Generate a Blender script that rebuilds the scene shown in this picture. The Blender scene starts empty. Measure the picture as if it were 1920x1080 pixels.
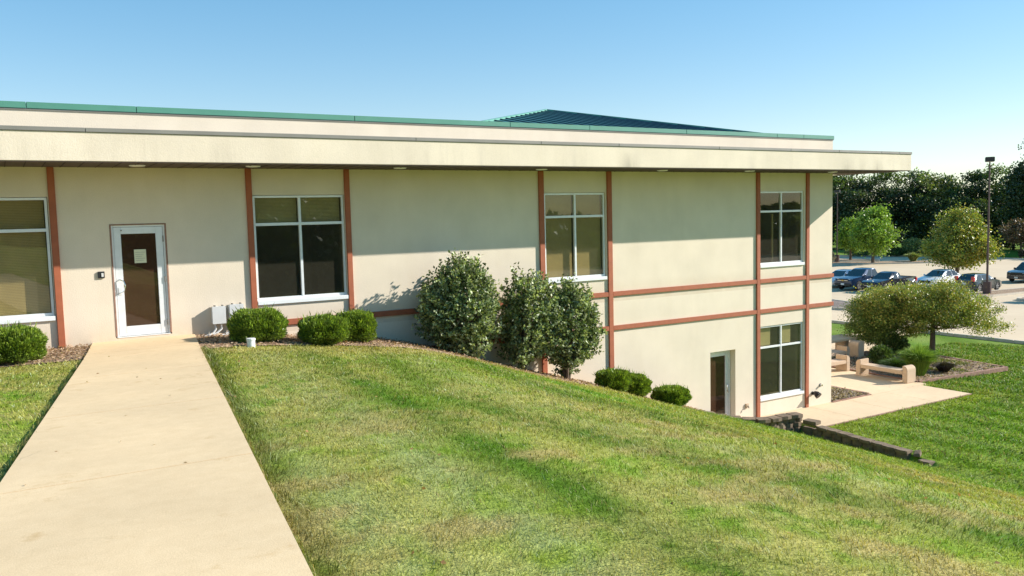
import bpy, bmesh, math, random
import numpy as np
from mathutils import Vector, Matrix
random.seed(7); rng=np.random.default_rng(11)
sc=bpy.context.scene; COL=sc.collection

# ------------------------------------------------------------------ camera
F,YAW,PITCH,ROLL=1591.5,0.543259,0.084026,-0.024644
CAM=np.array([0,-18.24,6.37])
fw=np.array([math.sin(YAW)*math.cos(PITCH),math.cos(YAW)*math.cos(PITCH),-math.sin(PITCH)])
ri=np.array([math.cos(YAW),-math.sin(YAW),0]); up=np.cross(ri,fw)
c_,s_=math.cos(ROLL),math.sin(ROLL)
r2=c_*ri+s_*up; u2=-s_*ri+c_*up
cd=bpy.data.cameras.new('camera'); cam=bpy.data.objects.new('camera',cd); COL.objects.link(cam)
cd.sensor_width=36; cd.lens=F/1920*36; cd.clip_start=.05; cd.clip_end=3000
M=Matrix(((r2[0],u2[0],-fw[0],CAM[0]),(r2[1],u2[1],-fw[1],CAM[1]),(r2[2],u2[2],-fw[2],CAM[2]),(0,0,0,1)))
cam.matrix_world=M; sc.camera=cam

# ------------------------------------------------------------------ materials
def newmat(name):
    m=bpy.data.materials.new(name); m.use_nodes=True
    nt=m.node_tree; b=nt.nodes['Principled BSDF']; return m,nt,b
def N(nt,t,**k):
    n=nt.nodes.new(t)
    for a,v in k.items():
        if a in n.inputs: n.inputs[a].default_value=v
        else: setattr(n,a,v)
    return n
def lk(nt,a,b): nt.links.new(a,b)
def mixc(nt,fac,a,b,mode='MIX'):
    n=nt.nodes.new('ShaderNodeMix'); n.data_type='RGBA'; n.blend_type=mode
    for i,v in ((0,fac),(6,a),(7,b)):
        if isinstance(v,(int,float)): n.inputs[i].default_value=v
        elif isinstance(v,(tuple,list)): n.inputs[i].default_value=(*v[:3],1)
        else: lk(nt,v,n.inputs[i])
    return n.outputs[2]
def ramp(nt,fac,stops):
    r=nt.nodes.new('ShaderNodeValToRGB'); el=r.color_ramp.elements
    while len(el)<len(stops): el.new(.5)
    for e,(p,c) in zip(el,stops): e.position=p; e.color=(c,c,c,1) if isinstance(c,(int,float)) else (*c,1)
    lk(nt,fac,r.inputs[0]); return r.outputs[0]
def noise(nt,scale,detail=4,vec=None,stretch=None,rough=.55):
    n=N(nt,'ShaderNodeTexNoise'); n.inputs['Scale'].default_value=scale; n.inputs['Detail'].default_value=detail; n.inputs['Roughness'].default_value=rough
    g=vec
    if g is None: g=N(nt,'ShaderNodeNewGeometry').outputs['Position']
    if stretch:
        mp=N(nt,'ShaderNodeMapping'); mp.inputs['Scale'].default_value=stretch; lk(nt,g,mp.inputs[0]); g=mp.outputs[0]
    lk(nt,g,n.inputs['Vector']); return n.outputs[0]
def bump(nt,b,h,strength,dist=.01):
    n=N(nt,'ShaderNodeBump'); n.inputs['Strength'].default_value=strength; n.inputs['Distance'].default_value=dist
    lk(nt,h,n.inputs['Height']); lk(nt,n.outputs[0],b.inputs['Normal'])
def simple(name,col,rough=.6,metal=0,var=.15,scale=3,bmp=0,bscale=60,spec=.5,coat=0):
    m,nt,b=newmat(name)
    f=ramp(nt,noise(nt,scale),[(.3,0),(.7,1)])
    c=mixc(nt,f,tuple(x*(1-var) for x in col),tuple(min(1,x*(1+var)) for x in col))
    lk(nt,c,b.inputs['Base Color']); b.inputs['Roughness'].default_value=rough; b.inputs['Metallic'].default_value=metal
    b.inputs['Specular IOR Level'].default_value=spec; b.inputs['Coat Weight'].default_value=coat
    if bmp: bump(nt,b,noise(nt,bscale,3),bmp)
    return m
def stucco(name,col,streak=0.):
    m,nt,b=newmat(name)
    f=ramp(nt,noise(nt,.9,5),[(.3,0),(.75,1)])
    c=mixc(nt,f,tuple(x*.90 for x in col),tuple(x*1.03 for x in col))
    f2=ramp(nt,noise(nt,1,5,stretch=(2.5,2.5,.5),rough=.65),[(.45,1),(.75,0)]); c=mixc(nt,f2,mixc(nt,1.,c,(.97,.965,.95),'MULTIPLY'),c)
    sp=ramp(nt,noise(nt,55,2),[(.35,0),(.7,1)])
    c=mixc(nt,sp,c,mixc(nt,1.,c,(.93,.93,.92),'MULTIPLY'))
    pos=N(nt,'ShaderNodeNewGeometry').outputs['Position']
    sx=N(nt,'ShaderNodeSeparateXYZ'); lk(nt,pos,sx.inputs[0])
    if streak:
        s=ramp(nt,noise(nt,1,5,stretch=(3.2,3.2,.25),rough=.65),[(.5,0),(.72,1)])
        s2=ramp(nt,noise(nt,1,2,stretch=(.35,.35,.01)),[(.5,.0),(.62,1)])
        mr=N(nt,'ShaderNodeMapRange'); lk(nt,sx.outputs[2],mr.inputs[0])
        for i,v in ((1,8.1),(2,7.5),(3,.15),(4,1.)): mr.inputs[i].default_value=v
        mu=N(nt,'ShaderNodeMath',operation='MULTIPLY'); lk(nt,s,mu.inputs[0]); lk(nt,mr.outputs[0],mu.inputs[1])
        mu2=N(nt,'ShaderNodeMath',operation='MULTIPLY'); lk(nt,mu.outputs[0],mu2.inputs[0]); mu2.inputs[1].default_value=streak
        mu3=N(nt,'ShaderNodeMath',operation='MULTIPLY_ADD'); lk(nt,s2,mu3.inputs[0]); mu3.inputs[1].default_value=.75; mu3.inputs[2].default_value=.25
        mu4=N(nt,'ShaderNodeMath',operation='MULTIPLY'); lk(nt,mu2.outputs[0],mu4.inputs[0]); lk(nt,mu3.outputs[0],mu4.inputs[1])
        c=mixc(nt,mu4.outputs[0],c,(.16,.13,.10))
        for x0,wd,am in ((13.63,.42,.75),(22.0,.35,.55),(23.45,.3,.6),(22.7,.2,.3)):
            ab=N(nt,'ShaderNodeMath',operation='SUBTRACT'); lk(nt,sx.outputs[0],ab.inputs[0]); ab.inputs[1].default_value=x0
            aa=N(nt,'ShaderNodeMath',operation='ABSOLUTE'); lk(nt,ab.outputs[0],aa.inputs[0])
            m1=N(nt,'ShaderNodeMapRange'); lk(nt,aa.outputs[0],m1.inputs[0])
            for i,v in ((1,0),(2,wd),(3,am),(4,0)): m1.inputs[i].default_value=v
            m2=N(nt,'ShaderNodeMapRange'); lk(nt,sx.outputs[2],m2.inputs[0])
            for i,v in ((1,7.5),(2,7.95),(3,1),(4,0)): m2.inputs[i].default_value=v
            m3=N(nt,'ShaderNodeMath',operation='MULTIPLY'); lk(nt,m1.outputs[0],m3.inputs[0]); lk(nt,m2.outputs[0],m3.inputs[1])
            m4=N(nt,'ShaderNodeMath',operation='MULTIPLY'); lk(nt,m3.outputs[0],m4.inputs[0]); lk(nt,noise(nt,1,4,stretch=(9,9,1.2),rough=.7),m4.inputs[1])
            c=mixc(nt,m4.outputs[0],c,(.10,.08,.06))
    else:
        # damp dirt near the foot of the wall
        d=noise(nt,3.5,4)
        mr=N(nt,'ShaderNodeMapRange'); lk(nt,sx.outputs[2],mr.inputs[0])
        for i,v in ((1,4.15),(2,4.6),(3,.5),(4,0)): mr.inputs[i].default_value=v
        lo=N(nt,'ShaderNodeMath',operation='GREATER_THAN'); lk(nt,sx.outputs[2],lo.inputs[0]); lo.inputs[1].default_value=4.0
        m1=N(nt,'ShaderNodeMath',operation='MULTIPLY'); lk(nt,mr.outputs[0],m1.inputs[0]); lk(nt,d,m1.inputs[1])
        m2=N(nt,'ShaderNodeMath',operation='MULTIPLY'); lk(nt,m1.outputs[0],m2.inputs[0]); lk(nt,lo.outputs[0],m2.inputs[1])
        c=mixc(nt,m2.outputs[0],c,(.42,.29,.17))
    lk(nt,c,b.inputs['Base Color']); b.inputs['Roughness'].default_value=.92; b.inputs['Specular IOR Level'].default_value=.2
    bump(nt,b,noise(nt,42,4),.35,.008)
    return m
M_STUC=stucco('stucco_wall',(.80,.69,.55))
M_FASC=stucco('stucco_fascia',(.80,.69,.55),streak=.22)
M_RED=simple('red_trim',(.37,.105,.045),.7,var=.1,scale=6,bmp=.15)
M_SOFF=simple('soffit_brown',(.085,.055,.045),.7,var=.1,scale=2)
M_GREENCAP=simple('green_metal',(.09,.27,.195),.45,0,var=.06,scale=2)
M_ROOFG=simple('green_roof_metal',(.04,.155,.135),.4,.1,var=.08,scale=1)
M_SEAM=simple('roof_seam_shaded',(.015,.05,.085),.4,.2,var=.1)  # navy colour stands in for the shaded side of the seams
M_GREY=simple('grey_coping',(.24,.225,.20),.5,.1,var=.12,scale=1.5)
M_ALU=simple('aluminium',(.78,.79,.79),.42,.15,var=.05,scale=8)
M_WHITE=simple('white_sill',(.80,.81,.80),.45,0,var=.03)
M_DARKGAP=simple('dark_gap',(.03,.025,.02),.9)
M_CONC=None
def concrete(name,col,jx=None,jy=None):
    m,nt,b=newmat(name)
    a=ramp(nt,noise(nt,.7,6),[(.3,0),(.7,1)]); bb=ramp(nt,noise(nt,7,5),[(.3,0),(.75,1)]); d=ramp(nt,noise(nt,120,2),[(.35,0),(.65,1)])
    c=mixc(nt,a,tuple(x*.9 for x in col),tuple(min(1,x*1.05) for x in col))
    c=mixc(nt,bb,mixc(nt,1.,c,(.93,.915,.89),'MULTIPLY'),c)
    c=mixc(nt,d,mixc(nt,1.,c,(.88,.88,.87),'MULTIPLY'),c)
    st=ramp(nt,noise(nt,2.2,6,rough=.7),[(.60,0),(.74,1)])
    c=mixc(nt,st,c,mixc(nt,1.,c,(.84,.78,.68),'MULTIPLY'))
    # hairline cracks
    v=N(nt,'ShaderNodeTexVoronoi'); v.feature='DISTANCE_TO_EDGE'; v.inputs['Scale'].default_value=.33
    pos=N(nt,'ShaderNodeNewGeometry').outputs['Position']
    nn=N(nt,'ShaderNodeTexNoise'); nn.inputs['Scale'].default_value=2.5; lk(nt,pos,nn.inputs['Vector'])
    va=N(nt,'ShaderNodeVectorMath',operation='MULTIPLY_ADD'); lk(nt,nn.outputs['Color'],va.inputs[0]); va.inputs[1].default_value=(.5,.5,0); lk(nt,pos,va.inputs[2])
    lk(nt,va.outputs[0],v.inputs['Vector'])
    cr=ramp(nt,v.outputs['Distance'],[(0,.35),(.0035,0)])
    gate=ramp(nt,noise(nt,.5,1),[(.55,0),(.6,1)])
    mg=N(nt,'ShaderNodeMath',operation='MULTIPLY'); lk(nt,cr,mg.inputs[0]); lk(nt,gate,mg.inputs[1])
    c=mixc(nt,mg.outputs[0],c,(.14,.11,.08))
    lk(nt,c,b.inputs['Base Color']); b.inputs['Roughness'].default_value=.9; b.inputs['Specular IOR Level'].default_value=.25
    bump(nt,b,noise(nt,90,4),.25,.006)
    return m
M_PATH=concrete('path_concrete',(.78,.585,.355))
M_PATIO=concrete('patio_concrete',(.75,.58,.385))
M_BENCH=concrete('bench_concrete',(.64,.48,.34))
M_LOT=None
def lotmat():
    m,nt,b=newmat('lot_paving')
    a=ramp(nt,noise(nt,.06,5),[(.3,0),(.7,1)]); d=ramp(nt,noise(nt,1.2,5,stretch=(1,.25,1)),[(.3,0),(.75,1)]); g=noise(nt,40,2)
    c=mixc(nt,a,(.62,.485,.32),(.72,.57,.385)); c=mixc(nt,d,mixc(nt,1.,c,(.9,.88,.86),'MULTIPLY'),c); c=mixc(nt,g,mixc(nt,1.,c,(.85,.85,.85),'MULTIPLY'),c)
    lk(nt,c,b.inputs['Base Color']); b.inputs['Roughness'].default_value=.9; return m
M_LOT=lotmat()
def mulch(name,c1,c2,c3):
    m,nt,b=newmat(name)
    v=N(nt,'ShaderNodeTexVoronoi'); v.inputs['Scale'].default_value=24; lk(nt,N(nt,'ShaderNodeNewGeometry').outputs['Position'],v.inputs['Vector'])
    f=ramp(nt,v.outputs['Color'],[(0,c1),(.5,c2),(1,c3)])
    f=mixc(nt,ramp(nt,noise(nt,2.5,4),[(.35,0),(.7,1)]),mixc(nt,1.,f,(.6,.55,.5),'MULTIPLY'),f)
    lk(nt,f,b.inputs['Base Color']); b.inputs['Roughness'].default_value=.95
    bump(nt,b,v.outputs['Distance'],.8,.03); return m
M_MULCH=mulch('mulch',(.24,.15,.095),(.40,.27,.17),(.60,.45,.30))
M_GRAVEL=mulch('gravel',(.13,.10,.09),(.25,.2,.17),(.42,.35,.3))
M_KERB=simple('kerb_concrete',(.55,.49,.40),.9,var=.15,scale=2,bmp=.2)
M_EDGE=simple('brick_edging',(.30,.17,.12),.9,var=.25,scale=9,bmp=.3)
M_BLOCK=simple('retaining_block',(.185,.135,.09),.95,var=.35,scale=5,bmp=.9,bscale=30)
def attrmat(name,trans=.25,rough=.55,spec=.3,gain=(1,1,1)):
    m,nt,b=newmat(name)
    a=N(nt,'ShaderNodeAttribute'); a.attribute_name='Col'
    c=mixc(nt,1.,a.outputs['Color'],gain,'MULTIPLY')
    lk(nt,c,b.inputs['Base Color']); b.inputs['Roughness'].default_value=rough; b.inputs['Specular IOR Level'].default_value=spec
    if trans:
        t=N(nt,'ShaderNodeBsdfTranslucent'); c2=mixc(nt,1.,c,(1.25,1.3,.55),'MULTIPLY'); lk(nt,c2,t.inputs[0])
        ms=N(nt,'ShaderNodeMixShader'); ms.inputs[0].default_value=trans
        lk(nt,b.outputs[0],ms.inputs[1]); lk(nt,t.outputs[0],ms.inputs[2]); lk(nt,ms.outputs[0],nt.nodes['Material Output'].inputs[0])
    return m
M_LEAF=attrmat('leaf',.28,.42,.5)
M_BLADE=attrmat('grass_blade',.3,.6,.25)
M_BARK=simple('bark',(.12,.085,.06),.95,var=.3,scale=14,bmp=.8,bscale=25)
def lawnmat():
    m,nt,b=newmat('lawn')
    a=N(nt,'ShaderNodeAttribute'); a.attribute_name='Col'
    d=ramp(nt,noise(nt,26,4,rough=.7),[(.3,.55),(.7,1.25)])
    c=mixc(nt,1.,a.outputs['Color'],d,'MULTIPLY')
    lk(nt,c,b.inputs['Base Color']); b.inputs['Roughness'].default_value=.95; b.inputs['Specular IOR Level'].default_value=.1
    bump(nt,b,noise(nt,45,4),.7,.03); return m
M_LAWN=lawnmat()
def glassmat(name,tint,refl,veil=(.30,.28,.20),vf=.08):
    m,nt,b=newmat(name); nt.nodes.remove(b)
    t=N(nt,'ShaderNodeBsdfTransparent'); t.inputs[0].default_value=(*tint,1)
    g=N(nt,'ShaderNodeBsdfGlossy'); g.inputs['Roughness'].default_value=.01; g.inputs[0].default_value=(.95,.97,.95,1)
    lw=N(nt,'ShaderNodeLayerWeight'); lw.inputs[0].default_value=.5
    pw=N(nt,'ShaderNodeMath',operation='POWER'); lk(nt,lw.outputs['Facing'],pw.inputs[0]); pw.inputs[1].default_value=4.
    fr=N(nt,'ShaderNodeMath',operation='MULTIPLY_ADD'); lk(nt,pw.outputs[0],fr.inputs[0]); fr.inputs[1].default_value=.8; fr.inputs[2].default_value=.03
    ad=N(nt,'ShaderNodeMath',operation='ADD'); lk(nt,fr.outputs[0],ad.inputs[0]); ad.inputs[1].default_value=refl; ad.use_clamp=True
    wob=noise(nt,.8,1); bn=N(nt,'ShaderNodeBump'); bn.inputs['Strength'].default_value=.03; bn.inputs['Distance'].default_value=.05; lk(nt,wob,bn.inputs['Height']); lk(nt,bn.outputs[0],g.inputs['Normal'])
    ms=N(nt,'ShaderNodeMixShader'); lk(nt,ad.outputs[0],ms.inputs[0]); lk(nt,t.outputs[0],ms.inputs[1]); lk(nt,g.outputs[0],ms.inputs[2])
    df=N(nt,'ShaderNodeBsdfDiffuse'); df.inputs[0].default_value=(*veil,1); m2=N(nt,'ShaderNodeMixShader'); m2.inputs[0].default_value=vf
    lk(nt,ms.outputs[0],m2.inputs[1]); lk(nt,df.outputs[0],m2.inputs[2]); lk(nt,m2.outputs[0],nt.nodes['Material Output'].inputs[0]); return m
M_GLASS=glassmat('window_glass',(.80,.77,.60),.04)
M_DGLASS=glassmat('door_glass',(.34,.27,.22),.02,(.32,.17,.10),.16)  # brown veil paints in the brown reflected and seen through the pane
M_CGLASS=simple('car_glass',(.03,.04,.04),.06,0,var=.1,spec=1.)
M_ROOM=simple('room_wall',(.16,.14,.11),.9,var=.1)
M_ROOMF=simple('room_floor',(.20,.13,.08),.8,var=.2)
M_BLIND=simple('blind_fabric',(.46,.42,.27),.8,var=.08,scale=4)
M_TAN=simple('tan_panel',(.48,.39,.23),.8,var=.08)
M_TEAL=simple('grey_teal_panel',(.24,.32,.30),.7,var=.1)
M_TRUNKP=simple('pole_brown',(.09,.055,.05),.5,.2,var=.1)
M_LAMPW=simple('lamp_lens',(.85,.84,.78),.4,var=.02)
M_PVC=simple('white_pvc',(.78,.78,.76),.5,var=.04)
M_BOX=simple('light_grey_box',(.62,.62,.60),.5,var=.05)
M_BLACK=simple('black_plastic',(.02,.02,.02),.45,var=.1)
M_TYRE=simple('tyre_rubber',(.025,.025,.025),.85,var=.1)
M_RIM=simple('alloy_rim',(.6,.6,.6),.28,.8,var=.05)
M_CHROME=simple('chrome',(.8,.8,.8),.12,1.,var=.02)
M_PAPER=simple('paper_notice',(.72,.72,.50),.8,var=.04)
M_SHINE=simple('headlight_lens',(.55,.56,.56),.1,.3,var=.1,spec=1.)
M_TAIL=simple('tail_lens',(.55,.02,.03),.2,0,var=.1,spec=.8)
M_AMBER=simple('amber_lens',(.7,.25,.05),.25,0,var=.1,spec=.8)
M_GOLD=simple('gold_emblem',(.6,.42,.12),.3,.6,var=.05)
M_TREAD=simple('brown_leaf_litter',(.30,.17,.08),.9,var=.4,scale=9)

# ------------------------------------------------------------------ object helpers
def link(o,parent=None):
    COL.objects.link(o)
    if parent is not None: o.parent=parent
    return o
def tag(o,label,cat,group=None,kind=None):
    if label: o['label']=label
    if cat: o['category']=cat
    if group: o['group']=group
    if kind: o['kind']=kind
    return o
def thing(name,label,cat,loc=(0,0,0),rz=0,group=None):
    o=bpy.data.objects.new(name,None); link(o); o.empty_display_size=.2
    o.location=loc; o.rotation_euler=(0,0,rz); return tag(o,label,cat,group)
def dup(root,loc,rz=None,label=None):
    r=root.copy(); COL.objects.link(r); r.location=loc
    if rz is not None: r.rotation_euler=(0,0,rz)
    if label: r['label']=label
    def rec(s,d):
        for ch in s.children:
            c=ch.copy(); COL.objects.link(c); c.parent=d; rec(ch,c)
    rec(root,r); return r
class MB:
    def __init__(s): s.v=[];s.f=[]
    def add(s,vs,fs):
        n=len(s.v); s.v+= [tuple(map(float,v)) for v in vs]; s.f+=[tuple(i+n for i in f) for f in fs]; return s
    def box(s,x0,x1,y0,y1,z0,z1):
        return s.add([(x0,y0,z0),(x1,y0,z0),(x1,y1,z0),(x0,y1,z0),(x0,y0,z1),(x1,y0,z1),(x1,y1,z1),(x0,y1,z1)],
          [(0,3,2,1),(4,5,6,7),(0,1,5,4),(1,2,6,5),(2,3,7,6),(3,0,4,7)])
    def tube(s,pts,rad,n=8,cap=True):
        pts=[Vector(p) for p in pts]; m=len(pts)
        if not hasattr(rad,'__len__'): rad=[rad]*m
        vs=[];fs=[]
        prev=None
        for i,p in enumerate(pts):
            d=(pts[min(i+1,m-1)]-pts[max(i-1,0)]).normalized()
            a=prev if prev is not None else (Vector((1,0,0)) if abs(d.x)<.8 else Vector((0,1,0)))
            a=(a-d*a.dot(d)); 
            if a.length<1e-5: a=Vector((0,1,0))-d*d.y
            a.normalize(); b=d.cross(a); prev=a
            for k in range(n):
                t=2*math.pi*k/n; q=p+(a*math.cos(t)+b*math.sin(t))*rad[i]; vs.append(q)
        for i in range(m-1):
            for k in range(n): fs.append((i*n+k,i*n+(k+1)%n,(i+1)*n+(k+1)%n,(i+1)*n+k))
        if cap: fs.append(tuple(range(n-1,-1,-1))); fs.append(tuple((m-1)*n+k for k in range(n)))
        return s.add(vs,fs)
    def prism(s,prof,a0,a1,axis='x'):
        n=len(prof); vs=[]
        for a in (a0,a1):
            for p in prof:
                vs.append((a,p[0],p[1]) if axis=='x' else ((p[0],a,p[1]) if axis=='y' else (p[0],p[1],a)))
        fs=[tuple(range(n)),tuple(range(2*n-1,n-1,-1))]+[(i,i+n,(i+1)%n+n,(i+1)%n) for i in range(n)]
        return s.add(vs,fs)
    def disc(s,c,r,n=20,h=.02):
        return s.prism([(c[0]+r*math.cos(2*math.pi*k/n),c[1]+r*math.sin(2*math.pi*k/n)) for k in range(n)],c[2],c[2]+h,'z')
    def build(s,name,mat,parent=None,bevel=0,smooth=False,seg=2):
        me=bpy.data.meshes.new(name); me.from_pydata(s.v,[],s.f); me.update()
        bm=bmesh.new(); bm.from_mesh(me); bmesh.ops.recalc_face_normals(bm,faces=bm.faces)
        if bevel:
            eds=[e for e in bm.edges if len(e.link_faces)==2 and e.calc_face_angle(0)>.5]
            bmesh.ops.bevel(bm,geom=eds,offset=bevel,segments=seg,affect='EDGES',clamp_overlap=True)
        bm.to_mesh(me); bm.free()
        if smooth:
            me.polygons.foreach_set('use_smooth',[True]*len(me.polygons))
            me.set_sharp_from_angle(angle=math.radians(40))
        me.materials.append(mat)
        return link(bpy.data.objects.new(name,me),parent)
def npmesh(name,V,Fv,fs,mat,parent=None,col=None):
    """V (n,3), Fv flat indices, fs verts per face"""
    me=bpy.data.meshes.new(name); nf=len(Fv)//fs
    me.vertices.add(len(V)); me.vertices.foreach_set('co',np.asarray(V,np.float32).ravel())
    me.loops.add(len(Fv)); me.loops.foreach_set('vertex_index',np.asarray(Fv,np.int32))
    me.polygons.add(nf); me.polygons.foreach_set('loop_start',np.arange(nf,dtype=np.int32)*fs)
    me.update(calc_edges=True)
    if col is not None:
        a=me.color_attributes.new('Col','FLOAT_COLOR','POINT'); c=np.ones((len(V),4),np.float32); c[:,:3]=col; a.data.foreach_set('color',c.ravel())
    me.materials.append(mat)
    return link(bpy.data.objects.new(name,me),parent)

# ------------------------------------------------------------------ terrain
_tx=np.array([-60,0,3,4,4.7,5.8,6.45,7.4,8.4,9.6,10.9,12.8,14.3,16,17.2,18,19,19.7,21,60.])
_tz=np.array([4.06,4.06,4.05,4.03,3.95,3.83,3.75,3.62,3.36,2.95,2.53,2.0,1.46,.95,.56,.33,0.,-.25,-.33,-.33])
_gx=np.arange(-60,60,.1); _gz=np.interp(_gx,_tx,_tz)
_k=np.exp(-np.arange(-9,10)**2/(2*3.5**2)); _k/=_k.sum()
_gs=np.convolve(np.pad(_gz,9,mode='edge'),_k,'valid')
def sstep(t):
    t=np.clip(t,0,1); return t*t*(3-2*t)
def yb(x): return np.interp(x,[17.0,17.4,18.2,18.5,19.0,20.1],[.1,-.15,-.5,-.85,-1.05,-1.15])
def terrain(x,y):
    x=np.asarray(x,float); y=np.asarray(y,float)
    hill=np.interp(x,_gx,_gs)+.027*np.clip(-y-1.9,0,40)*np.clip(1-x/9,0,1)
    low=-.03-.04*np.clip(-y-2,0,8)*np.clip(1-(x-20)/30,0,1)
    low=low+np.interp(x,[0,28,41.5,48,400],[0,0,-.27,-.6,-.6])
    w=np.interp(y,[-9,-5.6],[3.5,.16])
    s=sstep((x-20.15)/w+.5)
    z=hill*(1-s)+low*s
    cc=sstep((y-yb(x))/.16+.5)*(x>17.0)*(x<20.24)
    z=z*(1-cc)+(-.06)*cc
    inside=sstep((y-.05)/.15)*(x<23.1)*(y<29)*(x>-13.9)
    return z*(1-inside)+(-.4)*inside
def pathx(y,side):
    return (3.36+.1448*y) if side else (1.46+.15*y)
def in_path(x,y): 
    return (x>pathx(y,0)-.0)&(x<pathx(y,1)+.0)&(y<.1)
# bed front edge
BX=np.array([-14,0,3.3,5.9,7.5,8.6,9.8,11.0,12.8,14.4,16,17.2]); BY=np.array([-1.75,-1.85,-1.95,-1.75,-1.75,-1.85,-1.75,-1.85,-1.4,-1.2,-1.0,-.7])
def bedy(x): return np.interp(x,BX,BY)
BED2=[(28.35,.25),(33.4,-.15),(33.9,2.9),(32.6,5.5),(28.6,5.0)]
def in_poly(x,y,poly):
    x=np.asarray(x);y=np.asarray(y); r=np.zeros(x.shape,bool); n=len(poly)
    for i in range(n):
        x0,y0=poly[i];x1,y1=poly[(i+1)%n]
        c=((y0>y)!=(y1>y))&(x<(x1-x0)*(y-y0)/((y1-y0) if y1!=y0 else 1e-9)+x0); r^=c
    return r
# ------------------------------------------------------------------ numpy noise + lawn colour
def hsh(ix,iy,s):
    h=(ix.astype(np.int64)*374761393+iy.astype(np.int64)*668265263+s*2147483647)&0xffffffff
    h=((h^(h>>13))*1274126177)&0xffffffff; h=h^(h>>16); return (h&0xffffff)/float(0xffffff)
def vn(x,y,s=0):
    ix=np.floor(x);iy=np.floor(y);fx=x-ix;fy=y-iy; fx=fx*fx*(3-2*fx);fy=fy*fy*(3-2*fy)
    a=hsh(ix,iy,s);b=hsh(ix+1,iy,s);c=hsh(ix,iy+1,s);d=hsh(ix+1,iy+1,s)
    return (a*(1-fx)+b*fx)*(1-fy)+(c*(1-fx)+d*fx)*fy
def fbm(x,y,s=0,o=4):
    t=0;a=.5;n=0
    for i in range(o): t=t+a*vn(x*2**i+i*17.3,y*2**i-i*9.1,s+i); n+=a; a*=.55
    return t/n
def lerp(a,b,t): return a+(np.asarray(b)-a)*t[...,None]
G_GREEN=np.array([.155,.30,.02]); G_DARK=np.array([.12,.19,.018]); G_STRAW=np.array([.50,.40,.155]); G_BLUE=np.array([.32,.355,.14]); G_YEL=np.array([.34,.37,.055]); G_BROWN=np.array([.26,.17,.08])
def lawncol(x,y):
    x=np.asarray(x,float);y=np.asarray(y,float)
    n1=fbm(x*.45,y*.45,1);n2=fbm(x*1.3,y*1.3,5);n3=fbm(x*4,y*4,9);n4=fbm(x*9,y*9,23)
    hillw=sstep((19-x)/6)
    c=np.broadcast_to(G_GREEN,x.shape+(3,)).copy()
    c=lerp(c,G_YEL,sstep((n1-.35)/.3)*.7*(.45+.55*hillw))
    straw=sstep((n2*.35+n3*.35+n4*.2+n1*.1-.40)/.16)*(.22+.78*hillw)
    c=lerp(c,G_STRAW,straw*.62)
    # mown bands fan down the slope from the building
    q=x+.22*(fbm(x*.3,y*.3,31)-.5)+.16*(n3-.5)+.14*(n4-.5)
    ce=lambda *p: np.interp(y,[-16,-13,-10,-8,-5,-2],p)
    b1=ce(3.4,3.7,4.1,4.2,4.5,4.9); b2=ce(6.6,6.0,5.2,5.1,5.6,6.4); b3=ce(9.4,8.7,7.6,7.2,7.6,8.2)
    g1=np.exp(-((q-b1)/.36)**2); g2=np.exp(-((q-b2)/.46)**2)*ce(1,1,1,.8,.7,.6); g3=np.exp(-((q-b3)/.5)**2)*.8
    l1=np.exp(-((q-b1+.75)/.34)**2); l2=np.exp(-((q-b2-.85)/.42)**2)*.8; l3=np.exp(-((q-2.2-.04*(y+10))/.3)**2)*sstep((-y-5)/3)*.8
    dark=np.clip(g1+g2+g3,0,1); lite=np.clip(l1+l2+l3,0,1)
    c=lerp(c,G_BLUE,lite*.85*sstep((n3*.6+n4*.4-.3)/.25))
    c=lerp(c,G_GREEN*.62,dark*.97*sstep((1.0-n4*.5-n3*.3)/.3))
    st=np.sin((x*.93+y*.25)*2*math.pi/1.3+1.2*(n1-.5)*2+.8*(n3-.5))
    far=sstep((x-8.5)/3)
    c=lerp(c,G_BLUE*.95,far*np.clip(st,0,1)*.5*np.clip(n3+.3,0,1)); c=lerp(c,G_GREEN*.68,far*np.clip(-st*1.5,0,1)*.65)
    c=lerp(c,G_YEL*1.05,np.exp(-((x-19.2)/.9)**2)*(y<-.8)*.75*sstep((-y-.5)/1)*sstep((y+7)/2))
    c=lerp(c,G_STRAW*.95,np.exp(-((y-bedy(x)+.5)/.8)**2)*(x<15)*.7)
    c=lerp(c,G_STRAW*.85,sstep((fbm(x*.5+9,y*.5,55)-.5)/.12)*hillw*.45*sstep((n4-.3)/.2))
    c=lerp(c,G_YEL,np.exp(-((y+2.3)/.5)**2)*(x>20.5)*(x<29)*.6)
    dp=x-pathx(y,1); c=lerp(c,G_BROWN,np.exp(-(dp/.17)**2)*.75*(n4>.35)); c=lerp(c,G_DARK,np.exp(-((dp-.12)/.2)**2)*.6)
    dry=sstep((fbm(x*1.2+3,y*1.2,77)-.55)/.09)*hillw*sstep((-y-7.5)/4)
    c=lerp(c,np.array([.44,.31,.15]),dry*.6)
    c=c*(1-.18*sstep((x-26)/3))[...,None]  # far lawn darkened in colour for the blade shading it lacks
    return c*(.70+.58*n4)[...,None]*np.array([.97,1.03,.88])
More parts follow.
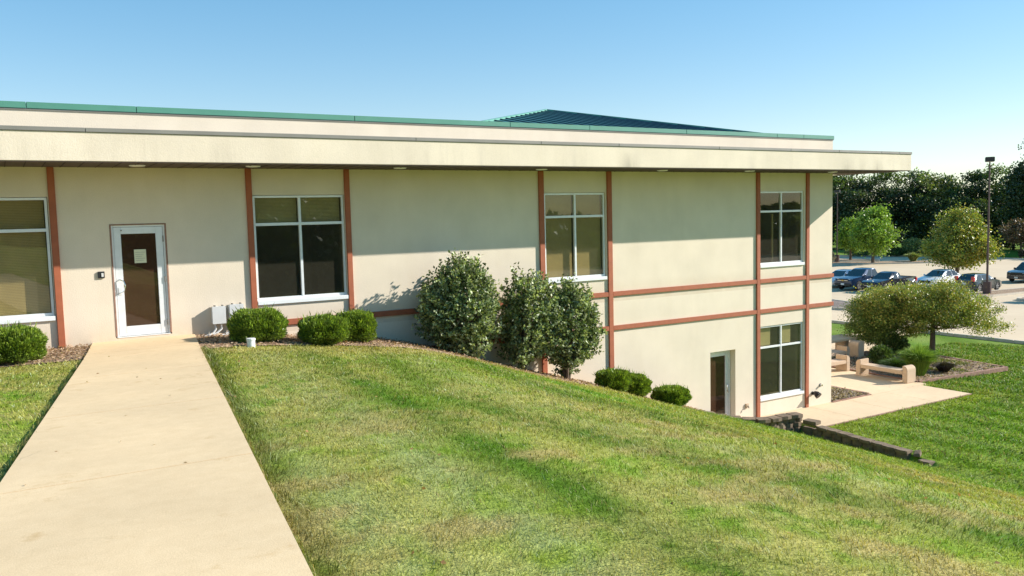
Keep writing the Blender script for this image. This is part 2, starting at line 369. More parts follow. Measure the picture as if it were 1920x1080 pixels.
# ------------------------------------------------------------------ ground sheet
def axis(segs):
    out=[]
    for a,b,s in segs: out+=list(np.arange(a,b,s))
    out.append(segs[-1][1]); return np.array(out)
gxs=axis([(-900,-60,70),(-60,-16,4),(-16,-1,1),(-1,17,.12),(17,21,.07),(21,36,.25),(36,60,1),(60,140,5),(140,1500,80)])
gys=axis([(-900,-60,70),(-60,-18,3),(-18,-6.2,.14),(-6.2,.6,.075),(.6,12,.5),(12,80,3),(80,1500,80)])
GX,GY=np.meshgrid(gxs,gys,indexing='ij'); GZ=terrain(GX,GY)
GZ=GZ+np.where((GX<22)&(GY<0),.018*(fbm(GX*3,GY*3,3)-.5)*2,0)
nx,ny=GX.shape; V=np.stack([GX,GY,GZ],-1).reshape(-1,3)
I=(np.arange(nx-1)[:,None]*ny+np.arange(ny-1)[None]).ravel()
Fq=np.stack([I,I+ny,I+ny+1,I+1],1).ravel()
gr=npmesh('ground',V,Fq,4,M_LAWN,col=lawncol(GX,GY).reshape(-1,3)); gr['kind']='structure'
gr.data.polygons.foreach_set('use_smooth',[True]*len(gr.data.polygons))
def sheet(name,f,us,vs,mat,kind='structure',thick=0):
    U,W=np.meshgrid(us,vs,indexing='ij'); P=f(U,W); a,b=U.shape
    I=(np.arange(a-1)[:,None]*b+np.arange(b-1)[None]).ravel()
    o=npmesh(name,P.reshape(-1,3),np.stack([I,I+b,I+b+1,I+1],1).ravel(),4,mat)
    if kind:o['kind']=kind
    return o
# path: real slab with a visible side edge, jointed every few metres
pb=MB(); py=[.0,-1.52,-4.6,-7.7,-10.8,-13.9,-17.0,-20.5]
def pz(y): return 4.12+.027*np.clip(-y-1.9,0,40)-.0*y
for i in range(len(py)-1):
    a,b=py[i]-(.010 if i else 0),py[i+1]+.010
    ys=np.linspace(a,b,5)
    for j in range(4):
        y0,y1=ys[j],ys[j+1]; xl0=pathx(y0,0)+(.0 if y0<-1.5 else .0); xl1=pathx(y1,0)
        vs=[(xl0,y0,pz(y0)),(pathx(y0,1),y0,pz(y0)),(pathx(y1,1),y1,pz(y1)),(xl1,y1,pz(y1))]
        pb.add(vs+[(v[0],v[1],v[2]-.25) for v in vs],[(0,1,2,3),(0,3,7,4),(1,5,6,2)]+([(0,4,5,1)] if j==0 else [])+([(3,2,6,7)] if j==3 else []))
o=pb.build('path',M_PATH); o['kind']='structure'
# mulch beds against the building
def bedf(x0,x1,nm):
    def f(U,W):
        Y=bedy(U)*(1-W)+.0*W
        e=np.minimum(W,1-W)*10
        Z=terrain(U,np.minimum(Y,-.02))+.02+.05*np.clip(e,0,1)*fbm(U*4,Y*4,8)+.02*(vn(U*16,Y*16,4)-.5)
        return np.stack([U,Y,Z],-1)
    return sheet(nm,f,np.arange(x0,x1+.01,.08),np.linspace(0,1,26),M_MULCH)
def bedleft(U,W):
    Y=-1.85*(1-W); X=-14+U*(pathx(Y,0)-.0+14); Z=terrain(X,Y)+.02+.03*np.clip(np.minimum(W,1-W)*8,0,1)*fbm(X*4,Y*4,8); return np.stack([X,Y,Z],-1)
sheet('mulch_bed',bedleft,1-np.linspace(1,0,160)**1.6,np.linspace(0,1,22),M_MULCH)
def bedright(U,W):
    Yb=bedy(3.2+U*14); Y=Yb*(1-W); xl=pathx(Y,1); X=xl+U*(17.3-xl); Y=bedy(X)*(1-W)
    Z=terrain(X,np.minimum(Y,-.02))+.02+.05*np.clip(np.minimum(W,1-W)*10,0,1)*fbm(X*4,Y*4,8)+.02*(vn(X*16,Y*16,4)-.5)
    return np.stack([X,Y,Z],-1)
sheet('mulch_bed',bedright,np.linspace(0,1,200),np.linspace(0,1,26),M_MULCH)
# patio slabs
pt=MB()
xs=[20.3,22.1,23.9,25.9,27.95]; 
for i in range(4): pt.box(xs[i]+.006,xs[i+1]-.006,-1.93,-.106,-.14,0)
pt.box(17.05,20.29,-1.1,-.001,-.14,.0)
pt.box(20.302,25.2,-.094,-.001,-.14,0) 
ysq=[-.094,2.2,4.5,6.8,9.1,11.4,13.7]
for i in range(6):
    pt.box(25.22,28.32,ysq[i]+.006,ysq[i+1]-.006,-.14,0)
pt.box(28.33,35.2,5.75,8.1,-.14,0); pt.box(28.33,40.6,8.112,9.6,-.14,0)
o=pt.build('patio',M_PATIO); o['kind']='structure'
MB().box(20.24,27.97,-2.0,-1.936,-.2,-.004).build('patio_edge',M_EDGE)['kind']='structure'
# gravel bed by the building end
g=MB().box(23.23,25.08,.0,7,-.05,.012).build('gravel_bed',M_GRAVEL); g['kind']='structure'
g=MB().box(25.08,25.21,.0,7,-.05,.06).box(23.23,25.21,-.09,.0,-.05,.03).build('bed_edging',M_EDGE,bevel=.01); g['kind']='structure'
# planting bed beyond the bench
def poly_sheet(name,poly,z0,h,mat,step=.16,nz=.05):
    xs=[p[0] for p in poly]; ys=[p[1] for p in poly]; n=len(poly)
    X=np.arange(min(xs),max(xs)+step,step); Y=np.arange(min(ys),max(ys)+step,step)
    U,W=np.meshgrid(X,Y,indexing='ij'); b=U.shape[1]
    Z=z0+h+nz*fbm(U*3,W*3,6)
    I=(np.arange(len(X)-1)[:,None]*b+np.arange(len(Y)-1)[None]); cx=U[:-1,:-1]+step/2; cy=W[:-1,:-1]+step/2
    ok=in_poly(cx,cy,poly); I=I[ok]
    o=npmesh(name,np.stack([U,W,Z],-1).reshape(-1,3),np.stack([I,I+b,I+b+1,I+1],1).ravel(),4,mat); o['kind']='structure'; return o
poly_sheet('planting_bed',BED2,-.03,.03,M_MULCH)
e=MB()
for i in range(len(BED2)):
    a=Vector((*BED2[i],0));b=Vector((*BED2[(i+1)%5],0)); d=(b-a).normalized(); n=Vector((d.y,-d.x,0))*.07
    e.add([(a-n)+Vector((0,0,-.1)),(b-n)+Vector((0,0,-.1)),(b+n)+Vector((0,0,-.1)),(a+n)+Vector((0,0,-.1)),(a-n)+Vector((0,0,.05)),(b-n)+Vector((0,0,.05)),(b+n)+Vector((0,0,.05)),(a+n)+Vector((0,0,.05))],
      [(0,3,2,1),(4,5,6,7),(0,1,5,4),(1,2,6,5),(2,3,7,6),(3,0,4,7)])
e.build('bed_edging',M_EDGE)['kind']='structure'
# parking lot
FAR=[(95,85),(107,58.5),(111.5,51),(109.6,41),(107,20),(104,-80)]
def lotf(U,W):
    fy=[p[1] for p in FAR][::-1]; fx=[p[0] for p in FAR][::-1]
    X1=np.interp(W,fy,fx); X=41.75+U*(X1-41.75); return np.stack([X,W,terrain(X,W)+.06],-1)
sheet('parking_lot',lotf,np.linspace(0,1,60)**1.6,np.linspace(-80,85,60),M_LOT)
k=MB()
for y in np.arange(-80,85,3.): k.box(41.58,41.74,y,y+2.99,-.5,-.16)
k.build('kerb',M_KERB,bevel=.02)['kind']='structure'
k=MB()
for i in range(len(FAR)-1):
    a=Vector((*FAR[i],0));b=Vector((*FAR[i+1],0)); d=(b-a).normalized(); n=Vector((d.y,-d.x,0))*.08
    vs=[p+q+Vector((0,0,z)) for z in (-.7,-.40) for p,q in ((a,-n),(b,-n),(b,n),(a,n))]
    k.add(vs,[(0,3,2,1),(4,5,6,7),(0,1,5,4),(1,2,6,5),(2,3,7,6),(3,0,4,7)])
k.build('kerb',M_KERB)['kind']='structure'
def island(name,poly,mat,z=-.54):
    # smooth closed outline
    n=len(poly); out=[]
    P=[Vector(p) for p in poly]
    for i in range(n):
        p0,p1,p2=P[i-1],P[i],P[(i+1)%n]; a=p1+(p0-p1)*.3; b=p1+(p2-p1)*.3
        for t in (0,.25,.5,.75,1): out.append(((1-t)**2*a+2*t*(1-t)*p1+t*t*b))
    cen=sum(out,Vector((0,0)))/len(out)
    inn=[p+(cen-p).normalized()*.18 for p in out]
    mb=MB(); m=len(out)
    mb.add([(p.x,p.y,z-.2) for p in out]+[(p.x,p.y,z+.14) for p in out]+[(p.x,p.y,z+.14) for p in inn]+[(p.x,p.y,z) for p in inn],
      [(i,(i+1)%m,(i+1)%m+m,i+m) for i in range(m)]+[(i+m,(i+1)%m+m,(i+1)%m+2*m,i+2*m) for i in range(m)]+[(i+2*m,(i+1)%m+2*m,(i+1)%m+3*m,i+3*m) for i in range(m)])
    o=mb.build(name+'_kerb',M_KERB); o['kind']='structure'
    mb=MB().add([(p.x,p.y,z+.1) for p in inn]+[(cen.x,cen.y,z+.16)],[(i,(i+1)%m,m) for i in range(m)]); o=mb.build(name,mat); o['kind']='structure'
island('gravel_island',[(48.7,19.0),(52.0,19.2),(53.6,24.0),(50.2,25.2)],M_GRAVEL)
island('mulch_island',[(62.4,13.2),(61.0,11.0),(66,7.5),(67.5,14.6),(62.8,15.6)],M_MULCH)
island('mulch_island',[(62.6,17.6),(70.8,17.0),(76.5,16.2),(76.5,18.4),(70,19.4),(63.2,19.6)],M_MULCH)
island('mulch_island',[(85,56.5),(89.5,49.5),(99.5,42.5),(100.8,44.8),(91.5,51.5),(87,58)],M_MULCH)
island('mulch_island',[(90,62),(93,55.5),(97.5,50.8),(98.6,52.2),(94.5,57),(91.5,63.5)],M_MULCH)

# ------------------------------------------------------------------ building
BL=thing('office_building','long cream stucco office building with rust red trim and green roof edge','building',(0,0,0))
X0,X1,ZT,ZS,ZF=-14.0,23.22,8.70,7.52,8.09
W2=(4.665,6.69); W3=(12.04,14.0); W4=(19.86,21.86); W1=(-1.17,.86)
OPEN=[(W1[0],W1[1],4.62,6.95),(W2[0],W2[1],4.62,6.95),(W3[0],W3[1],4.62,6.95),(W4[0],W4[1],4.62,6.95),(W4[0],W4[1],.48,2.80),(1.885,2.925,4.17,6.41),(17.80,18.83,0.0,2.215)]
def wall_mesh():
    mb=MB(); cx=sorted({X0,X1,*[o[0] for o in OPEN],*[o[1] for o in OPEN]}); cz=sorted({-.3,8.58,*[o[2] for o in OPEN],*[o[3] for o in OPEN]})
    for i in range(len(cx)-1):
        for j in range(len(cz)-1):
            mx,mz=(cx[i]+cx[i+1])/2,(cz[j]+cz[j+1])/2
            if any(o[0]<mx<o[1] and o[2]<mz<o[3] for o in OPEN): continue
            mb.add([(cx[i],0,cz[j]),(cx[i+1],0,cz[j]),(cx[i+1],0,cz[j+1]),(cx[i],0,cz[j+1])],[(0,1,2,3)])
    for n,(a,b,z0,z1) in enumerate(OPEN):
        d=.30
        mb.add([(a,0,z0),(b,0,z0),(b,0,z1),(a,0,z1),(a,d,z0),(b,d,z0),(b,d,z1),(a,d,z1)],[(0,1,5,4),(1,2,6,5),(2,3,7,6),(3,0,4,7)])
    # end wall, back wall, left wall, parapet back
    mb.add([(X1,0,-.3),(X1,28,-.3),(X1,28,8.58),(X1,0,8.58)],[(0,1,2,3)])
    mb.add([(X0,0,-.3),(X0,28,-.3),(X0,28,8.58),(X0,0,8.58)],[(3,2,1,0)])
    mb.add([(X0,28,-.3),(X1,28,-.3),(X1,28,8.58),(X0,28,8.58)],[(3,2,1,0)])
    me=bpy.data.meshes.new('wall'); me.from_pydata(mb.v,[],mb.f); me.materials.append(M_STUC)
    bm=bmesh.new(); bm.from_mesh(me); bmesh.ops.remove_doubles(bm,verts=bm.verts,dist=1e-4); bmesh.ops.recalc_face_normals(bm,faces=bm.faces); bm.to_mesh(me); bm.free()
    return link(bpy.data.objects.new('wall',me),BL)
wall_mesh()
MB().add([(X0+.02,.02,8.45),(X1-.02,.02,8.45),(X1-.02,27.98,8.45),(X0+.02,27.98,8.45)],[(0,1,2,3)]).build('flat_roof',M_GREY,BL)
# coping in jointed lengths
cp=MB(); 
js=[X0-.03,-9,-4.4,.62,2.5,7.0,11.06,13.5,16.9,20.6,21.8,X1+.03]
for a,b in zip(js[:-1],js[1:]): cp.box(a+.004,b-.004,-.035,.20,8.582,ZT)
cp.box(X1-.2,X1+.035,.201,28,8.575,ZT-.002).build('coping',M_GREENCAP,BL,bevel=.006)
MB().box(X0,X1+.02,-.02,-.002,8.555,8.577).build('drip_edge',M_GREY,BL)
# canopy
CX1,CY=25.13,-1.483
cf=MB().box(X0,CX1,CY,-.002,ZS+.004,8.03).box(X1+.002,CX1,-.001,24,ZS+.004,8.03); cf.build('canopy_fascia',M_FASC,BL,bevel=.006)
cc=MB(); js=[X0,-8,-2,1.45,7.8,11.0,13.3,16.7,19.5,21.6,23.6,24.5,CX1+.02]
for a,b in zip(js[:-1],js[1:]): cc.box(a+.003,b-.003,CY-.022,-.003,8.032,8.105)
cc.box(X1+.003,CX1+.022,-.001,24,8.032,8.103).build('canopy_coping',M_GREY,BL,bevel=.005)
so=MB().box(X0,CX1-.012,CY+.012,-.001,ZS-.012,ZS+.003)
for i in range(1): so.box(X1+.001,CX1-.012,.0,24,ZS-.012,ZS+.003)
so.build('soffit',M_SOFF,BL)
# fine slats on the soffit
sl=MB()
for x in np.arange(X0+.1,CX1-.1,.3): sl.box(x,x+.012,CY+.03,-.01,ZS-.018,ZS-.0125)
sl.build('soffit_slats',M_DARKGAP,BL)
for (x,y) in [(2.36,-.72),(4.5,-.84),(7.76,-.7),(11.54,-.68),(15.4,-.7),(18.6,-.8),(22.33,-.7),(24.3,.85),(-2,-.72),(24.3,4.2)]:
    d=MB().tube([(x,y,ZS-.03),(x,y,ZS-.0125)],[.13,.15],20).build('downlight',M_ALU,BL)
    MB().tube([(x,y,ZS-.034),(x,y,ZS-.0305)],.10,18).build('lamp_lens',M_LAMPW,d)
# hip roof behind the parapet
A=Vector((16.83,7.0,10.06)); L=Vector((10.72,.8,8.76)); R=Vector((20.45,.8,8.78)); L=A+(L-A)*1.05; R=A+(R-A)*1.05; Bk1=Vector((L.x,14,L.z)); Bk2=Vector((R.x+1.9,14,R.z))
rf=MB().add([L,R,A,Bk2,Bk1],[(0,1,2),(1,3,2),(3,4,2),(4,0,2)]).build('hip_roof',M_ROOFG,BL)
sm=MB(); nrm=(R-L).cross(A-L).normalized(); nrm = nrm if nrm.z>0 else -nrm
def roofpt(x,t,side):
    return None
# seams run down the slope, clipped by the two hips
for x in np.arange(L.x+.25,R.x-.1,.45):
    base=L+(R-L)*((x-L.x)/(R.x-L.x))
    if x<=A.x: t=(x-L.x)/(A.x-L.x); hip=L+(A-L)*t
    else: t=(R.x-x)/(R.x-A.x); hip=R+(A-R)*t
    w=Vector((.02,0,0)); h=nrm*.03
    if (hip-base).length<.2: continue
    vs=[base-w,base+w,hip+w,hip-w]; vs+= [v+h for v in vs]
    MB().add(vs,[(0,3,2,1),(4,5,6,7),(0,1,5,4),(1,2,6,5),(2,3,7,6),(3,0,4,7)]).build('roof_seam',M_SEAM,rf)
MB().tube([L,A],.055,6).tube([R,A],.055,6).build('hip_cap',M_GREENCAP,BL)
# red trim posts and bands
def tz(x): return float(terrain(x,-.06))-.1
for x,w,z0 in [(-1.30,.12,3.9),(.877,.12,3.9),(4.535,.12,3.7),(6.696,.12,3.5),(11.86,.15,2.0),(14.04,.15,1.3),(19.71,.145,-.05),(21.935,.14,-.05)]:
    MB().box(x,x+w,-.052,-.001,z0,ZS-.013).build('trim_post',M_RED,BL,bevel=.006)
PX=[4.535,6.696,11.86,14.04,19.71,21.935]; PW=[.12,.12,.15,.15,.145,.14]
def band(zt,xs0):
    st=[xs0]+[p for p in PX if p>xs0]
    for i,a in enumerate(st):
        aa=a+PW[PX.index(a)] if a in PX else a
        nxt=[p for p in PX if p>a]
        b=nxt[0] if nxt else X1+.045
        o=MB().box(aa+.001,b-.001,-.047,-.001,zt-.125,zt); o.build('trim_band',M_RED,BL,bevel=.006)
    MB().box(X1+.001,X1+.045,.0,28,zt-.125,zt).build('trim_band',M_RED,BL,bevel=.006)
band(4.27,4.535); band(3.34,8.0)
# windows
def window(x0,x1,z0,z1,zt,blind=0,panels=(),scheme=0):
    g=.055; d0,d1=.035,.10; xm=(x0+x1)/2
    fr=MB(); fr.box(x0+.01,x0+g,d0,d1,z0+.10,z1-.01).box(x1-g,x1-.01,d0,d1,z0+.10,z1-.01).box(x0+.011,x1-.011,d0-.004,d1,z1-g,z1-.009).box(x0+.012,x1-.012,d0-.004,d1,z0+.085,z0+.14)
    fr.box(xm-.028,xm+.028,d0-.008,d1-.003,z0+.12,z1-.03).box(x0+.03,x1-.03,d0-.006,d1-.006,zt-.03,zt+.03)
    w=fr.build('window',M_ALU,BL,bevel=.004)
    gl=MB().add([(x0+.03,.07,z0+.1),(x1-.03,.07,z0+.1),(x1-.03,.07,z1-.03),(x0+.03,.07,z1-.03)],[(0,1,2,3)]); gl.build('glass',M_GLASS,w)
    MB().box(x0-.0+.002,x1-.002,-.045,.034,z0-.005,z0+.084).build('sill',M_WHITE,w,bevel=.006)
    MB().box(x0+.002,x1-.002,.102,.299,z0+.001,z0+.12).box(x0+.001,x0+.03,.102,.299,z0+.121,z1-.01).box(x1-.03,x1-.001,.102,.299,z0+.121,z1-.01).build('reveal_cover',M_ROOM,w)  # dark boards added to cover the sunlit reveal behind the glass
    # real room behind
    zf=4.2 if z0>3 else 0.02; zc=7.3 if z0>3 else 3.0; D=5.0
    a,b=x0-.8,x1+.8
    MB().add([(a,.301,zf),(b,.301,zf),(b,D,zf),(a,D,zf),(a,.301,zc),(b,.301,zc),(b,D,zc),(a,D,zc)],[(4,7,6,5),(1,2,6,5),(2,3,7,6),(3,0,4,7)]).build('room_wall',M_ROOM,w)
    MB().add([(a,.301,zf),(b,.301,zf),(b,D,zf),(a,D,zf)],[(0,1,2,3)]).build('room_floor',M_ROOMF,w)
    if blind:
        zb=max(z1-(z1-zt)*blind,z0+.1)
        bl=MB()
        for a_,b_ in ((x0+.07,xm-.035),(xm+.035,x1-.07)): 
            for i in range(int((z1-zb)/.03)): bl.box(a_,b_,.155,.159,z1-.03-.03*i-.026,z1-.03-.03*i)
        bl.build('blind',M_TAN if blind>2 else M_BLIND,w)
    for (xa,xb,za,zb,y,m) in panels: MB().box(xa,xb,y,y+.05,za,zb).build('panel',m,w)
    return w
ztU=6.33
window(*W1,4.62,6.95,ztU,9)
window(*W2,4.62,6.95,ztU,1.0)
window(*W3,4.62,6.95,ztU,9)
window(*W4,4.62,6.95,ztU,0,[(19.95,20.0,4.7,6.25,.5,M_TAN),(20.98,21.02,4.7,6.25,.5,M_TAN)])
window(*W4,.48,2.80,2.13,0,[(19.95,20.5,2.17,2.72,.15,M_BLIND),(20.95,21.42,2.17,2.72,.15,M_BLIND),(20.02,20.05,1.3,2.05,.6,M_TAN),(20.0,20.45,2.0,2.05,.6,M_TAN)])
# doors
def door(x0,x1,z0,z1,yoff,hand,notice=False):
    fr=MB().box(x0+.004,x0+.05,yoff,yoff+.1,z0,z1-.006).box(x1-.05,x1-.004,yoff,yoff+.1,z0,z1-.006).box(x0+.051,x1-.051,yoff+.001,yoff+.1,z1-.05,z1-.006).box(x0+.02,x1-.02,yoff-.03,yoff+.1,z0+.0,z0+.018)
    d=fr.build('door',M_ALU,BL,bevel=.003)
    a,b=x0+.056,x1-.056; y=yoff+.012; zb,zt=z0+.025,z1-.056
    lf=MB().box(a,a+.13,y,y+.05,zb,zt).box(b-.13,b,y,y+.05,zb,zt).box(a+.131,b-.131,y+.001,y+.05,zt-.13,zt).box(a+.131,b-.131,y+.001,y+.05,zb,zb+.19)
    lf.build('door_leaf',M_ALU,d,bevel=.004)
    MB().add([(a+.12,y+.03,zb+.15),(b-.12,y+.03,zb+.15),(b-.12,y+.03,zt-.1),(a+.12,y+.03,zt-.1)],[(0,1,2,3)]).build('glass',M_DGLASS,d)
    hx=a+.06 if hand=='L' else b-.06; hz=z0+1.02; s=1 if hand=='L' else -1
    MB().tube([(hx,y,hz-.13),(hx,y-.05,hz-.13),(hx+.06*s,y-.075,hz-.10),(hx+.09*s,y-.075,hz),(hx+.06*s,y-.075,hz+.10),(hx,y-.05,hz+.13),(hx,y,hz+.13)],.012,8).build('handle',M_CHROME,d,smooth=True)
    MB().box(hx-.03,hx+.03,y-.008,y-.001,hz-.17,hz-.03).build('lock_plate',M_ALU,d)
    for zz in (z0+.25,(z0+z1)/2,z1-.3): MB().tube([((x1-.053) if hand=='L' else (x0+.053),yoff-.008,zz-.06),((x1-.053) if hand=='L' else (x0+.053),yoff-.008,zz+.06)],.011,8).build('hinge',M_GREY,d)
    zf=z0; A_,B_=x0-.6,x1+.6
    MB().add([(A_,.301,zf),(B_,.301,zf),(B_,4,zf),(A_,4,zf),(A_,.301,zf+2.8),(B_,.301,zf+2.8),(B_,4,zf+2.8),(A_,4,zf+2.8)],[(0,1,2,3),(4,7,6,5),(1,2,6,5),(2,3,7,6),(3,0,4,7)]).build('vestibule',M_ROOMF,d)
    if notice:
        n=MB().box(2.31,2.53,y+.012,y+.016,5.63,5.90).build('notice',M_PAPER,d)
        l=MB()
        for i in range(5): l.box(2.33,2.51-.03*(i%3),y+.009,y+.0115,5.84-.04*i,5.845-.04*i)
        l.build('notice_text',M_GREY,n)
        MB().box(1.885+.001,1.885+.03,-.006,yoff-.001,4.2,6.4).box(2.895,2.924,-.006,yoff-.001,4.2,6.4).box(1.886,2.924,-.007,yoff-.001,6.385,6.409).build('door_casing',M_EDGE,d)
        MB().tube([(a+.14,y-.001,zt-.06),(a+.14,y-.02,zt-.06)],.015,10).build('door_bolt',M_GREY,d)
    return d
door(1.90,2.91,4.17,6.40,.02,'L',True)
door(17.81,18.82,.0,2.21,.20,'R')
# wall fixtures
def label_box(name,lab,cat,x0,x1,z0,z1,dep,mat):
    t=thing(name,lab,cat,((x0+x1)/2,0,z0),group='grey boxes on the wall by the door')
    w=(x1-x0)/2; h=z1-z0
    MB().box(-w,w,-dep,-.001,0,h).build('housing',mat,t,bevel=.012)
    MB().box(-w-.008,w+.008,-dep-.012,-dep-.001,-.008,h+.008).build('cover',mat,t,bevel=.006)
    for px in (-w*.6,w*.6): MB().box(px,px+.02,-dep,-.03,h+.001,h+.03).build('hood_clip',M_GREY,t)
    for i,px in enumerate((-w*.5,w*.4)):
        MB().tube([(px,-dep*.5,0),(px,-dep*.5,-.12),(px-.06-.04*i,-dep*.6,-.2),(px-.25-.06*i,-dep*.8,-.255)],.022,8).build('conduit',M_BOX,t,smooth=True)
label_box('utility_box','light grey electrical box on the wall, nearest the white door','electrical box',3.70,3.96,4.31,4.66,.15,M_BOX)
label_box('utility_box','light grey electrical box on the wall, half behind the round evergreen shrub','electrical box',4.05,4.33,4.31,4.68,.15,M_BOX)
t=thing('card_reader','small black card reader on the wall left of the white door','card reader',(1.69,0,5.37))
MB().box(-.06,.06,-.03,-.001,0,.13).build('housing',M_BLACK,t,bevel=.005); MB().box(-.0,.04,-.04,-.031,.025,.10).build('reader_face',M_BOX,t,bevel=.003)
t=thing('wall_tap','small tan hose tap box low on the wall by the lower glass door','wall tap',(19.30,0,.36))
MB().box(-.06,.06,-.05,-.001,0,.13).build('housing',M_BENCH,t,bevel=.01); MB().tube([(0,-.05,.06),(0,-.09,.05),(0,-.1,.0)],.015,8).build('spout',M_GREY,t)
t=thing('floodlight','black floodlight low on the wall near the building corner','floodlight',(22.30,0,.42))
MB().tube([(0,0,0),(0,-.04,0)],.06,12).build('mount',M_BLACK,t); MB().tube([(0,-.04,0),(.0,-.1,.03),(.01,-.16,.0),(.02,-.24,-.06)],[.03,.06,.1,.115],14).build('lamp_head',M_BLACK,t,smooth=True)
t=thing('vent_pipe','small silver vent pipe on the wall beside the building corner','vent',(22.68,0,.64))
MB().tube([(0,0,0),(0,-.08,0)],.035,12).build('pipe',M_CHROME,t); MB().tube([(0,0,0),(0,-.012,0)],.06,14).build('flange',M_GREY,t)
t=thing('cleanout_pipe','short white plastic pipe standing at the lawn edge by the round evergreen shrub','pipe',(4.0,-1.98,3.99))
MB().tube([(0,0,-.1),(0,0,.16)],.075,18).build('pipe',M_PVC,t,smooth=True); MB().tube([(0,0,.16),(0,0,.2)],.085,18).build('cap',M_PVC,t,bevel=.006)

# ------------------------------------------------------------------ retaining walls
def blockrow(mb,pts,ztop,h,bl,dep,jit=.012):
    # walk along polyline dropping jittered blocks
    P=[Vector(p) for p in pts]; segs=[(a,b,(b-a).length) for a,b in zip(P[:-1],P[1:])]; tot=sum(s[2] for s in segs); n=max(1,round(tot/bl))
    def at(s):
        for a,b,l in segs:
            if s<=l: return a+(b-a)*(s/l)
            s-=l
        return P[-1]
    for i in range(n):
        a=at(tot*i/n);b=at(tot*(i+1)/n); d=(b-a); d2=Vector((d.x,d.y)).normalized(); nn=Vector((-d2.y,d2.x))
        g=.006; a2=Vector((a.x,a.y))+d2*g;b2=Vector((b.x,b.y))-d2*g; o=random.uniform(-jit,jit)*2
        fr=-dep*.5+o
        c=[a2+nn*fr,b2+nn*fr,b2+nn*(dep*.5+o)*1,a2+nn*(dep*.5+o)]
        za=(ztop if ztop is not None else 0)+a.z+random.uniform(-jit,jit)*.6; 
        mid=(a2+b2)/2+nn*(fr-.035)
        vs=[(c[0].x,c[0].y),(mid.x,mid.y),(c[1].x,c[1].y),(c[2].x,c[2].y),(c[3].x,c[3].y)]
        mb.add([(x,y,za-h) for x,y in vs]+[(x,y,za) for x,y in vs],[(4,3,2,1,0),(5,6,7,8,9)]+[(k,(k+1)%5,(k+1)%5+5,k+5) for k in range(5)])
rw=thing('retaining_wall','curved low wall of rough brown blocks around the lower door landing','retaining wall',(18.4,-.6,-.3))
def rel(t,pts): return [(x-t.location.x,y-t.location.y,z-t.location.z) for x,y,z in pts]
arc=[(17.35,-.12,.50),(17.9,-.38,.36),(18.3,-.62,.32),(18.6,-.95,.30),(19.0,-1.1,.30),(19.4,-1.12,.30),(19.75,-1.15,.31),(20.2,-1.25,.32)]
mb=MB(); blockrow(mb,rel(rw,arc),0,.11,.42,.34,.01); mb.build('cap_blocks',M_BLOCK,rw,bevel=.012)
mb=MB(); blockrow(mb,rel(rw,[(x+.05,y-.0,z-.106) for x,y,z in arc]),0,.14,.24,.2); blockrow(mb,rel(rw,[(x,y-.02,z-.252) for x,y,z in arc]),0,.14,.28,.2)
blockrow(mb,rel(rw,[(x,y,z-.398) for x,y,z in arc]),0,.16,.28,.2); mb.build('wall_blocks',M_BLOCK,rw,bevel=.014)
rw2=thing('retaining_wall','straight low block wall running from the patio corner down the lawn','retaining wall',(20.15,-1.6,-.3))
ln=[(20.22,-1.95,.05),(20.15,-3.5,.01),(20.14,-4.9,-.02)]
mb=MB(); blockrow(mb,rel(rw2,[(20.16,-1.5,.17),(20.22,-1.93,.16)]),0,.11,.42,.3); blockrow(mb,rel(rw2,ln),0,.09,.36,.26,.006); blockrow(mb,rel(rw2,[(20.15,-5.2,-.16),(20.12,-5.55,-.17)]),0,.1,.33,.26); mb.build('cap_blocks',M_BLOCK,rw2,bevel=.012)
mb=MB(); 
for k_ in range(3): blockrow(mb,rel(rw2,[(x,y,z-.095-.145*k_) for x,y,z in [(20.16,-1.45,.05)]+ln]),0,.14,.34,.2,.006)
mb.build('wall_blocks',M_BLOCK,rw2,bevel=.012)
t=thing('loose_block','broken dark block lying at the low end of the straight block wall','block',(20.22,-5.05,-.12),.5)
MB().add([(-.17,-.09,0),(.17,-.1,0),(.15,.1,0),(-.15,.09,0),(-.15,-.07,.09),(.14,-.08,.13),(.13,.07,.11),(-.12,.08,.06)],[(0,3,2,1),(4,5,6,7),(0,1,5,4),(1,2,6,5),(2,3,7,6),(3,0,4,7)]).build('block',M_BLOCK,t,bevel=.012)

# ------------------------------------------------------------------ foliage
def rot_basis(n):
    d=rng.normal(size=(n,3)); d/=np.linalg.norm(d,axis=1)[:,None]; return d
def leafmesh(name,P,D,L,W,col,mat=None,parent=None,fold=True):
    n=len(P); D=D/np.linalg.norm(D,axis=1)[:,None]; R=rot_basis(n); S=np.cross(D,R); S/=np.linalg.norm(S,axis=1)[:,None]+1e-9
    L=np.asarray(L)[:,None]*np.ones((n,1)); W=np.asarray(W)[:,None]*np.ones((n,1))
    Nn=np.cross(S,D)
    a=P; b=P+D*L*.45+S*W*.5+Nn*W*.12; c=P+D*L; d=P+D*L*.45-S*W*.5+Nn*W*.12
    V=np.stack([a,b,c,d],1).reshape(-1,3); col=np.repeat(col,4,0)
    if fold:
        k=np.arange(n)*4; Fi=np.stack([k,k+1,k+2,k,k+2,k+3],1).ravel(); return npmesh(name,V,Fi,3,mat or M_LEAF,parent,col)
    return npmesh(name,V,np.arange(n*4),4,mat or M_LEAF,parent,col)
def pal(n,cols,w=None,jit=.2):
    cols=np.array(cols); i=rng.choice(len(cols),n,p=w); c=cols[i]*(1+jit*(rng.random((n,1))*2-1)); return np.clip(c,0,1)
